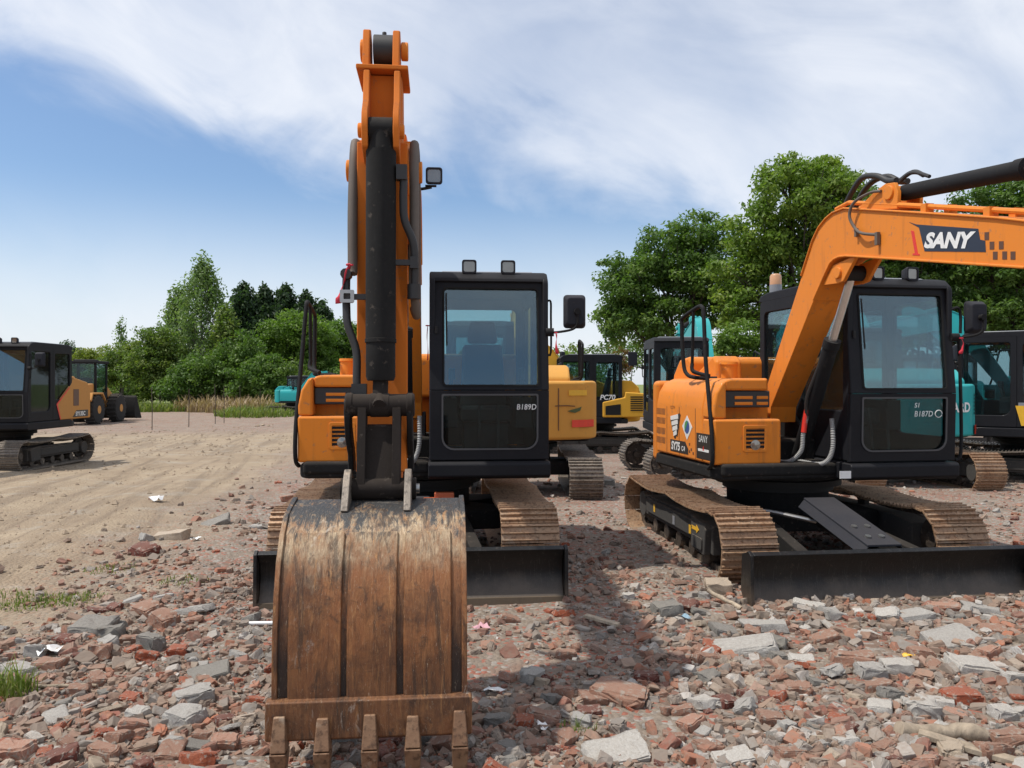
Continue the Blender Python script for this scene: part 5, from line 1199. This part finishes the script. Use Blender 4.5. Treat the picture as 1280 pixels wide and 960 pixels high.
# pieces one can pick out in the photograph: (px, py, width px, kind, colour)
KEY = [(240, 765, 50, 'slab', 'pale grey'), (183, 768, 38, 'brick', 'dusty brown'), (204, 779, 40, 'brick', 'dusty brown'), (118, 790, 46, 'lump', 'mid grey'), (141, 796, 30, 'lump', 'mid grey'), (165, 803, 26, 'brick', 'dusty brown'), (189, 812, 36, 'lump', 'mid grey'), (223, 816, 26, 'brick', 'orange red'), (262, 845, 56, 'slab', 'mid grey'), (244, 876, 44, 'lump', 'pale grey'), (230, 903, 50, 'brick', 'pale grey') , (172, 897, 30, 'lump', 'whitish'), (166, 912, 38, 'brick', 'pinkish'), (64, 833, 38, 'brick', 'dusty brown'), (22, 838, 48, 'slab', 'pale grey'), (20, 946, 52, 'brick', 'pinkish'), (131, 945, 40, 'brick', 'dusty brown'), (214, 944, 36, 'lump', 'dusty brown'), (282, 935, 42, 'brick', 'pinkish'), (254, 922, 30, 'brick', 'dusty brown'), (309, 930, 26, 'brick', 'pinkish'), (247, 955, 40, 'lump', 'orange red'), (321, 877, 26, 'brick', 'orange red'), (215, 673, 44, 'slab', 'buff'),
 (180, 692, 34, 'brick', 'dark red'), (270, 655, 36, 'slab', 'mid grey'), (322, 660, 22, 'slab', 'pale grey'), (56, 945, 22, 'lump', 'orange red'), (80, 880, 20, 'brick', 'mid grey'), (105, 905, 22, 'brick', 'dusty brown'),
 (897, 740, 36, 'lump', 'buff'), (833, 766, 34, 'lump', 'mid grey'), (777, 873, 64, 'brick', 'dusty brown'), (740, 876, 40, 'brick', 'dusty brown'), (705, 870, 32, 'brick', 'dusty brown'), (680, 899, 47, 'brick', 'dusty brown'), (738, 892, 31, 'brick', 'dark red'), (808, 849, 30, 'brick', 'dark red'), (770, 946, 82, 'slab', 'whitish'), (917, 952, 54, 'slab', 'whitish'), (930, 814, 78, 'slab', 'pale grey'), (727, 905, 26, 'lump', 'pale grey'), (880, 882, 30, 'lump', 'whitish'), (853, 892, 32, 'brick', 'dusty brown'), (843, 925, 32, 'brick', 'dusty brown'), (877, 842, 42, 'slab', 'mid grey'), (884, 828, 32, 'brick', 'dusty brown'), (785, 748, 17, 'lump', 'whitish'), (584, 764, 16, 'lump', 'dusty brown'), (638, 777, 22, 'brick', 'dusty brown'),
 (1100, 888, 32, 'lump', 'whitish'), (1002, 829, 34, 'brick', 'whitish'), (1217, 838, 68, 'slab', 'whitish'), (1156, 896, 42, 'lump', 'whitish'), (1170, 882, 48, 'slab', 'whitish'), (1268, 856, 34, 'lump', 'whitish'), (1140, 772, 46, 'slab', 'pale grey'), (1108, 774, 30, 'lump', 'whitish'), (1180, 761, 38, 'slab', 'pinkish'), (1226, 762, 42, 'slab', 'pale grey'), (1188, 803, 62, 'slab', 'pale grey'), (1067, 829, 52, 'brick', 'dusty brown'), (1096, 862, 38, 'brick', 'dusty brown'), (999, 867, 38, 'brick', 'dusty brown'), (961, 881, 30, 'brick', 'dark red'), (963, 904, 36, 'brick', 'dusty brown'), (908, 880, 34, 'brick', 'dark red'), (936, 870, 30, 'brick', 'dark red'), (1200, 877, 42, 'brick', 'orange red'), (1105, 940, 38, 'brick', 'dusty brown'), (983, 913, 26, 'lump', 'pale grey'), (1255, 897, 34, 'lump', 'whitish'), (1258, 925, 46, 'brick', 'dusty brown'), (1142, 880, 36, 'slab', 'whitish'), (1010, 760, 40, 'slab', 'whitish'), (1040, 772, 30, 'lump', 'pale grey'), (955, 785, 60, 'slab', 'pale grey'), (905, 790, 44, 'slab', 'mid grey'), (1058, 750, 18, 'lump', 'whitish'), (925, 905, 24, 'brick', 'dusty brown'), (1060, 915, 28, 'brick', 'dark red'), (990, 945, 36, 'brick', 'dusty brown'), (885, 935, 36, 'brick', 'dusty brown'), (1240, 945, 44, 'brick', 'dusty brown'), (1190, 945, 34, 'lump', 'buff'), (1130, 910, 30, 'brick', 'dusty brown'), (620, 905, 30, 'lump', 'mid grey'), (640, 935, 34, 'slab', 'mid grey'), (600, 945, 26, 'brick', 'dusty brown'), (365, 935, 30, 'brick', 'orange red'), (430, 930, 34, 'lump', 'pale grey'), (485, 930, 34, 'brick', 'dark red'), (535, 925, 32, 'lump', 'mid grey'), (1240, 790, 34, 'brick', 'dusty brown'), (1150, 822, 34, 'brick', 'dusty brown'), (1080, 795, 36, 'slab', 'whitish'), (1030, 800, 34, 'brick', 'dusty brown'), (1120, 840, 40, 'lump', 'whitish'), (1090, 845, 34, 'lump', 'pale grey')]
stones = []
for (px, py, w, kind, colour) in KEY:
    x, y = at(px, py); L = w/F*y*1.04
    o = stone_at(x, y, L, kind, colour, check=False, sink=.45, tilt=.12); o['px'] = (px, py); stones.append(o)
def density(px, py):
    """share of ground covered by pieces, by place in the yard"""
    x, y = at(px, py); m = float(rubble_mask(x, y))
    d = m
    if 575 < px < 790 and 765 < py < 850: d *= .35
    if px < 330 and py < 780: d *= .75
    if px > 850 and py > 740: d *= 1.35
    return x, y, d
nb = sum(1 for o in stones if o['colour'] in BRICKS); nc = len(stones)-nb
tries = 0
while (nb < 285 or nc < 235) and tries < 9000:
    tries += 1
    px = random.uniform(-40, 1320); py = 735+240*random.random()**.8 if random.random() < .86 else random.uniform(600, 740)
    x, y, d = density(px, py)
    if random.random() > d: continue
    right = px > 850 and py > 740
    br = random.random() < (.58 if not right else .52)
    if br and nb >= 285 or (not br and nc >= 235): continue
    w = random.choice((9, 11, 13, 15, 18, 22, 26))*(.55+.9*(py-560)/400)
    L = max(.035, min(.24, w/F*y))
    if br:
        dark = 880 < px < 1010 and 800 < py < 920
        col = random.choices(BRICKS, (.24, .5 if dark else .16, .42, .12))[0]; kind = random.choices(('brick', 'lump'), (.75, .25))[0]
    else:
        col = random.choices(CONC, (.32, .34, .24 if right else .10, .14))[0]; kind = random.choices(('lump', 'slab', 'brick'), (.55, .25, .2))[0]
    o = stone_at(x, y, L, kind, col)
    if o is None: continue
    o['px'] = (px, py); stones.append(o)
    if br: nb += 1
    else: nc += 1
# labels: size, colour, kind and the stretch of ground a piece lies on; pieces alike in all of these share one
def zone(px, py):
    if px < 335:
        if py < 730: return 'on dirt left of the front track'
        if py < 830: return 'left of the bucket, upper half'
        if py < 900: return 'left of the bucket, lower half'
        return 'in the bottom left corner' if px < 160 else 'left of the bucket teeth'
    if px < 600 and py > 860: return 'between the bucket teeth'
    if px < 720:
        if py < 740: return 'beside the front track'
        if py < 830: return 'below the front black blade'
        return 'just right of the teeth' if py > 890 else 'on soil right of the bucket'
    if px < 850:
        if py < 760: return 'between the two orange machines'
        if py < 850: return 'midway between both black blades'
        return 'bottom edge right of bucket' if py > 915 else 'in the brown brick row'
    if py < 735: return 'under the right machine track'
    if px < 960: return 'by the right blade left end' if py < 830 else ('below the right blade left end' if py < 910 else 'bottom edge left of log')
    if px < 1110: return 'under the right blade middle' if py < 800 else ('below the right blade middle' if py < 890 else 'among bricks left of log')
    return 'under the right blade right end' if py < 800 else ('in pale rubble above log' if py < 905 else 'beside the log, bottom right')
cls = {}
for o in stones:
    L = o['L']; sz = 'large' if L > .17 else 'medium' if L > .10 else 'small' if L > .06 else 'tiny'
    kd = {'brick': 'brick piece' if o['colour'] in BRICKS else 'block of concrete', 'lump': 'crumbled brick lump' if o['colour'] in BRICKS else 'rough concrete lump', 'slab': 'flat slab' if o['colour'] not in BRICKS else 'flat brick slab'}[o['k']]
    cls.setdefault((sz, o['colour'], kd, zone(*o['px'])), []).append(o)
for (sz, c_, kd, zn), L_ in cls.items():
    L_.sort(key=lambda o: o['px'][0]); n = len(L_)
    pre = [''] if n == 1 else ['left of two, ', 'right of two, '] if n == 2 else ['leftmost of three, ', 'middle of three, ', 'rightmost of three, '] if n == 3 else ['']*n
    for o, p_ in zip(L_, pre):
        tag(o, f'{p_}{sz} {c_} {kd} {zn}', 'brick fragment' if c_ in BRICKS else 'concrete chunk', 'broken bricks on the ground' if c_ in BRICKS else 'lumps of concrete and mortar on the ground')
for o in stones:
    for k in ('L', 'colour', 'k', 'px'): del o[k]
# everything smaller: one sheet of chips
def chips(N):
    shapes = []
    for i in range(24):
        me = chunk(500+i, (1, random.uniform(.55, .9), random.uniform(.35, .65)), 3 if i < 12 else 6, 0 if i < 12 else .13, 0 if i < 12 else 1); bm = bmesh.new(); bm.from_mesh(me); bmesh.ops.triangulate(bm, faces=bm.faces[:])
        bm.verts.ensure_lookup_table(); shapes.append((np.array([v.co[:] for v in bm.verts]), np.array([[v.index for v in f.verts] for f in bm.faces]))); bm.free(); bpy.data.meshes.remove(me)
    PX = rng.uniform(-260, 1540, N); PY = np.where(rng.random(N) < .72, 700+300*rng.random(N)**.9, 590+170*rng.random(N))
    q = (PY-CY)/F; Yc = CAMH/q
    for _ in range(4): Xc = (PX-CX)/F*Yc; Yc = (CAMH-gz(Xc, Yc))/q
    Xc = (PX-CX)/F*Yc
    m = rubble_mask(Xc, Yc); cl = fbm(Xc*1.6, Yc*1.6, 3, 77)
    keep = rng.random(N) < np.clip(m*(.50+2.2*cl)*np.where((PX > 580) & (PX < 800) & (PY > 765) & (PY < 860), .5, 1), .01, 1)
    Xc, Yc, cl, PX, PY = Xc[keep], Yc[keep], cl[keep], PX[keep], PY[keep]; n = len(Xc)
    pal = np.array([(.42, .13, .06), (.46, .15, .07), (.27, .085, .055), (.33, .19, .13), (.36, .24, .17), (.46, .28, .21), (.46, .44, .40), (.34, .32, .29), (.26, .25, .23), (.62, .60, .56), (.40, .33, .26), (.24, .20, .165)])
    wt = np.array([.075, .045, .10, .16, .12, .05, .07, .09, .08, .02, .06, .13]); ci = rng.choice(12, n, p=wt/wt.sum())
    wh = (PX > 850) & (PY > 735) & (rng.random(n) < .10); ci[wh] = 9
    colr = pal[ci]*(.75+.4*rng.random((n, 1))); k_ = .15+.5*rng.random((n, 1)); colr = .86*colr*(1-k_)+k_*np.array([.235, .18, .14])
    sz = np.clip(np.exp(rng.normal(-4.62, .68, n)+np.where((PX > 840) & (PY > 735), .28, 0))*(.75+Yc/14), .005, .044)
    Zc = gz(Xc, Yc); CO = []; FA = []; CL = []; off = 0
    sid = rng.integers(0, 12, n)+12*(sz > .017); yaw = rng.random(n)*2*np.pi; tx = rng.normal(size=n)*.4; ty = rng.normal(size=n)*.4
    for s_ in range(24):
        i = np.where(sid == s_)[0]; v, f = shapes[s_]; k = len(i)
        cy, sy, cx, sx, cz, sz_ = np.cos(yaw[i]), np.sin(yaw[i]), np.cos(tx[i]), np.sin(tx[i]), np.cos(ty[i]), np.sin(ty[i])
        P = v[None]*sz[i][:, None, None]*(.75+.5*rng.random((k, 1, 3)))
        x, y, z = P[..., 0], P[..., 1], P[..., 2]
        y, z = y*cx[:, None]-z*sx[:, None], y*sx[:, None]+z*cx[:, None]
        x, z = x*cz[:, None]+z*sz_[:, None], -x*sz_[:, None]+z*cz[:, None]
        x, y = x*cy[:, None]-y*sy[:, None], x*sy[:, None]+y*cy[:, None]
        P = np.stack([x+Xc[i][:, None], y+Yc[i][:, None], z+(Zc[i]+sz[i]*.22)[:, None]], -1)
        CO.append(P.reshape(-1, 3)); FA.append((f[None]+(np.arange(k)*len(v))[:, None, None]).reshape(-1, 3)+off); off += k*len(v); CL.append(np.repeat(colr[i], len(v), 0))
    me = bpy.data.meshes.new('rubble'); fast_mesh(me, np.concatenate(CO), np.concatenate(FA), False)
    a = me.color_attributes.new('chip', 'FLOAT_COLOR', 'POINT'); a.data.foreach_set('color', np.concatenate([np.concatenate(CL), np.ones((off, 1))], 1).astype(np.float32).ravel())
    g = NT('small_rubble_chips'); c = g.n('ShaderNodeAttribute', attribute_name='chip').outputs['Color']; nz = g.noise(40, 4, .65)
    c = g.mix(g.ramp(nz, (.40, 0), (.65, .55)), c, (.23, .175, .135)); me.materials.append(g.done(g.bsdf(c, .95, 0, g.bump(nz, .5, .01))))
    o = bpy.data.objects.new('rubble', me); COL.objects.link(o); return tag(o, 'small broken brick and mortar chips covering the ground', None, None, 'stuff')
chips(68000)
def clods(N):
    X = rng.uniform(-16, 0, N); Y = 3+36*rng.random(N)**1.5; X = X*(.3+Y/14); m = rubble_mask(X, Y); k = (rng.random(N) > m*.8) & (fbm(X*.9, Y*.9, 3, 91)+.25*rng.random(N) > .06); X, Y = X[k], Y[k]; n = len(X)
    v0 = np.array([(1, 0, 0), (-1, .2, 0), (.1, 1, 0), (-.1, -1, 0), (0, .1, .8), (0, 0, -.6)]); f0 = np.array([(0, 2, 4), (2, 1, 4), (1, 3, 4), (3, 0, 4), (2, 0, 5), (1, 2, 5), (3, 1, 5), (0, 3, 5)])
    s_ = np.clip(np.exp(rng.normal(-4.6, .5, n)), .004, .035)*(.8+Y/18); a = rng.random(n)*2*np.pi; P = v0[None]*s_[:, None, None]*(.7+.6*rng.random((n, 6, 3)))
    x, y = P[..., 0]*np.cos(a)[:, None]-P[..., 1]*np.sin(a)[:, None], P[..., 0]*np.sin(a)[:, None]+P[..., 1]*np.cos(a)[:, None]
    P = np.stack([x+X[:, None], y+Y[:, None], P[..., 2]+gz(X, Y)[:, None]+s_[:, None]*.15], -1)
    me = bpy.data.meshes.new('dirt_clods'); fast_mesh(me, P.reshape(-1, 3), (f0[None]+(np.arange(n)*6)[:, None, None]).reshape(-1, 3), False)
    g = NT('dirt_clod_earth'); n_ = g.noise(5, 3, .6); me.materials.append(g.done(g.bsdf(g.mix(g.ramp(n_, (.3, 0), (.7, 1)), (.24, .18, .125), (.38, .30, .215)), .95)))
    o = bpy.data.objects.new('dirt_clods', me); COL.objects.link(o); return tag(o, 'small clods of earth scattered over the dirt road', None, None, 'stuff')
clods(16000)
# loose things lying on the rubble
wood = bark('weathered_grey_wood', (.42, .34, .25)); pale = bark('pale_timber', (.55, .45, .33))
def lay(name, mb, px, py, rz, mat, label, cat, dz=.02, tilt=0, bev=0):
    x, y = at(px, py); o = mb.build(name, mat, None, bev); o.location = (x, y, float(gz(x, y))+dz); o.rotation_euler = (0, tilt, rz); return tag(o, label, cat)
def stick_mb(L, r):
    P = [(-L/2+L*k/7, .3*r*math.sin(k*1.7), .3*r*math.cos(k*2.3)) for k in range(8)]; return MB().tube(P, [r*(.85+.3*random.random()) for _ in range(8)], 10)
lay('log', stick_mb(.36, .034), 1176, 925, R(-2), wood, 'weathered grey log lying in the bottom right rubble', 'log', .035)
lay('plank', MB().box(-.2, .2, -.03, .03, -.012, .012), 1215, 945, R(-32), wood, 'grey broken plank just below the log', 'plank', .03, .1, .004)
lay('plank', MB().box(-.12, .12, -.022, .022, -.01, .01), 752, 782, R(-34), pale, 'pale wooden slat lying in the middle between the two blades', 'plank', .035, .08, .003)
lay('stick', stick_mb(.26, .016), 905, 758, R(-40), pale, 'short tan stick leaning beside the left end of the right blade', 'stick', .05, .3)
lay('stick', stick_mb(.30, .009), 83, 862, R(4), wood, 'thin dark stick on the rubble right of the dense grass tuft', 'stick', .02)
lay('pipe_offcut', MB().cyl((-.09, 0, 0), (.09, 0, 0), .013, 12), 326, 783, R(3), M['white'], 'short white plastic pipe left of the front bucket', 'pipe', .02)
def scrap(px, py, s, mat, label, cat, name='plastic_scrap'):
    b = MB(); n = 5; V = []; fs = []
    for i in range(n):
        for j in range(n): V.append(((i/(n-1)-.5)*s*random.uniform(.7, 1.2), (j/(n-1)-.5)*s*.7*random.uniform(.7, 1.2), random.uniform(0, .35)*s))
    for i in range(n-1):
        for j in range(n-1): a = i*n+j; fs.append((a, a+1, a+n+1, a+n))
    b.add(V, fs); lay(name, b, px, py, random.uniform(0, 3), mat, label, cat, .01)
scrap(197, 627, .20, M['white'], 'flat white scrap lying alone on the dirt road', 'plastic scrap')
scrap(244, 676, .09, M['white'], 'crumpled white scrap by the buff slab left of the track', 'plastic scrap')
scrap(62, 818, .13, M['white'], 'crumpled white scrap in the rubble above the dense grass tuft', 'plastic scrap')
scrap(601, 788, .10, plain('pink_plastic', (.55, .30, .34), .6), 'crumpled pink scrap on the soil right of the bucket', 'plastic scrap')
scrap(617, 868, .09, M['white'], 'white scrap on the soil close to the lower right side of the bucket', 'plastic scrap')
scrap(679, 913, .07, M['white'], 'white label scrap on a brown brick right of the bucket', 'plastic scrap')
scrap(856, 775, .08, plain('blue_plastic', (.22, .34, .42), .6), 'dull blue scrap between grey lumps near the left end of the right blade', 'plastic scrap')
scrap(1136, 823, .06, M['yellowdec'], 'small yellow scrap in the brick field below the right blade', 'plastic scrap')
# red ribbons tied to the two orange machines
def ribbon(p, pts, w, label):
    P = smooth_path([Vector(q) for q in pts], 5); n = len(P); b = MB(); V = []; fs = []
    for i, q in enumerate(P):
        t = i/(n-1); a = .6+2.2*t; d = Vector((math.cos(a), math.sin(a), .1))*w*(.35+.65*min(1, 3*t))*(.8+.3*math.sin(9*t)); V += [q-d/2, q+d/2+Vector((0, 0, -.006*math.sin(20*t)))]
    for i in range(n-1): fs.append((2*i, 2*i+1, 2*i+3, 2*i+2))
    b.add(V, fs); b.tube([P[0]+Vector((.014*math.cos(t), .014*math.sin(t), 0)) for t in np.linspace(0, 5.2, 8)], .005, 6)
    o = b.build('ribbon', M['ribbon']); o.location = p; m = o.modifiers.new('thickness', 'SOLIDIFY'); m.thickness = .002
    return tag(o, label, 'ribbon', 'red ribbons tied to the machines')
def wloc(root, x, a, z):
    m = Matrix.Translation(root.location) @ Matrix.Rotation(root.rotation_euler[2], 4, 'Z'); return m @ Vector((x, -a, z))
c74 = lambda px, py, Y: wpos(px, py, Y)
ribbon(c74(437, 331, 3.78), [(0, 0, 0), (-.012, -.01, -.04), (-.03, -.01, -.10), (-.05, -.01, -.15), (-.055, .01, -.18)], .035, 'red ribbon blowing out beside the pipe at the front machine stick')
ribbon(c74(519, 236, 4.85), [(0, -.01, 0), (.0, -.02, -.10), (-.005, -.02, -.20), (.0, -.01, -.30)], .025, 'red ribbon hanging below the lamp on the front machine boom')
ribbon(wloc(rootM, -.965, .56, 1.98), [(0, 0, 0), (.01, -.02, -.04), (.005, -.02, -.10), (-.01, -.01, -.15)], .022, 'red ribbon tied to the handrail of the front machine')
ribbon(wloc(rootM, 1.13, 1.03, 1.96), [(0, 0, 0), (.005, -.01, -.04), (.0, -.01, -.10), (.01, 0, -.17)], .03, 'red ribbon hanging from the mirror bracket of the front machine')
ribbon(wloc(rootM, .085, .90, 2.02), [(0, 0, 0), (-.005, -.01, -.1), (.003, -.01, -.2), (0, 0, -.28)], .012, 'thin red ribbon on the left edge of the front machine cab')
pR = wloc(rootR, 1.16, 1.0, 1.955); ribbon(pR, [(0, 0, 0), (.01, -.01, -.04), (.0, -.01, -.09), (-.01, 0, -.13)], .028, 'red ribbon hanging from the mirror bracket of the right machine')
SKYT = (1.06, 1.18, 1.29); CLOUD = (8.1, 8.4, 9.0)
# ------------------------------------------------------------------ camera, light, sky
cam = bpy.data.cameras.new('camera'); co = bpy.data.objects.new('camera', cam); COL.objects.link(co); S.camera = co
co.location = (0, 0, CAMH); co.rotation_euler = (R(90), 0, 0)
cam.sensor_width = 36; cam.lens = F/1280*36; cam.shift_y = -2/1280; cam.clip_start = .05; cam.clip_end = 3000
SUN_EL = R(64); SD = Vector((-.975, -.22, 0)).normalized()
sd = Vector((SD.x*math.cos(SUN_EL), SD.y*math.cos(SUN_EL), math.sin(SUN_EL)))
sl = bpy.data.lights.new('sun', 'SUN'); sl.energy = 3.7; sl.angle = R(1.0); sl.color = (1, .945, .86)
so = bpy.data.objects.new('sun', sl); COL.objects.link(so); so.rotation_euler = (-sd).to_track_quat('-Z', 'Y').to_euler()
W = bpy.data.worlds.new('World'); S.world = W; W.use_nodes = True
class WN(NT):
    def __init__(s):
        s.t = W.node_tree; s.t.nodes.clear(); s.out = s.n('ShaderNodeOutputWorld'); s._tc = None
g = WN()
sky = g.n('ShaderNodeTexSky', sky_type='NISHITA', sun_disc=False, sun_elevation=SUN_EL, sun_rotation=math.atan2(SD.x, SD.y), altitude=50, air_density=1.0, dust_density=1.2, ozone_density=1.6)
tc = g.n('ShaderNodeTexCoord').outputs['Generated']
sx = g.n('ShaderNodeSeparateXYZ', {'Vector': tc})
X, Y, Z = sx.outputs
zc = g.math('MAXIMUM', Z, .03)
px = g.math('DIVIDE', X, zc); py = g.math('DIVIDE', Y, zc)
pv = g.n('ShaderNodeCombineXYZ', {'X': px, 'Y': py, 'Z': 0.0}).outputs[0]
# a sheet of cirrus overhead whose ragged edge crosses the view; it reaches lower towards the right
el = g.math('DIVIDE', Z, g.math('MAXIMUM', g.math('SQRT', g.math('ADD', g.math('MULTIPLY', X, X), g.math('MULTIPLY', Y, Y))), .001))   # tan(elevation)
az = g.math('DIVIDE', X, g.math('MAXIMUM', g.math('ABSOLUTE', Y), .2))
dv = g.n('ShaderNodeCombineXYZ', {'X': az, 'Y': el, 'Z': Y}).outputs[0]
rv = g.n('ShaderNodeMapping', {'Vector': dv, 'Rotation': (0, 0, R(22))}).outputs[0]
def cl(sx, sy, ox, oy, det, rough, dist): return g.noise(1.0, det, rough, g.n('ShaderNodeMapping', {'Vector': rv, 'Scale': (sx, sy, .6), 'Location': (ox, oy, .3)}).outputs[0], dist)
n1 = cl(1.9, 3.6, 1.7, 4.2, 8, .52, .5); n2 = cl(3.2, 6.5, 7.3, 2.1, 8, .56, .8)
edge = g.n('ShaderNodeMapRange', {'Value': az, 'From Min': -.65, 'From Max': .65, 'To Min': .35, 'To Max': .095}).outputs[0]
front = g.math('ADD', g.math('SUBTRACT', el, edge), g.math('MULTIPLY', g.math('SUBTRACT', n1, .5), .36))
front = g.math('ADD', front, g.math('MULTIPLY', g.math('SUBTRACT', n2, .5), .26))
m = g.n('ShaderNodeMapRange', {'Value': front, 'From Min': -.05, 'From Max': .10}, interpolation_type='SMOOTHSTEP').outputs[0]
thin = g.ramp(n2, (.28, .60), (.66, 1.0)); thin2 = g.ramp(n1, (.34, .62), (.60, 1.0))
m = g.math('MULTIPLY', m, g.math('MULTIPLY', thin, thin2))
# low bank of haze cloud along the horizon
low = g.n('ShaderNodeMapRange', {'Value': el, 'From Min': .02, 'From Max': .25, 'To Min': .92, 'To Max': 0.0}, interpolation_type='SMOOTHSTEP').outputs[0]
low = g.math('MULTIPLY', low, g.ramp(n2, (.25, .75), (.6, 1.0)))
m = g.math('MAXIMUM', m, low)
m = g.math('MULTIPLY', m, .93)
skyc = g.mix(1.0, sky.outputs[0], SKYT, 'MULTIPLY')
c = g.mix(m, skyc, CLOUD)
bg = g.n('ShaderNodeBackground', {'Color': c, 'Strength': .105})
g.t.links.new(bg.outputs[0], g.out.inputs['Surface'])
S.view_settings.view_transform = 'Standard'; S.view_settings.look = 'None'; S.view_settings.exposure = 0.12; S.view_settings.gamma = 1.0
S.render.engine = 'CYCLES'; S.cycles.max_bounces = 8; S.cycles.transparent_max_bounces = 16; S.cycles.use_denoising = True
S.cycles.sample_clamp_indirect = 6
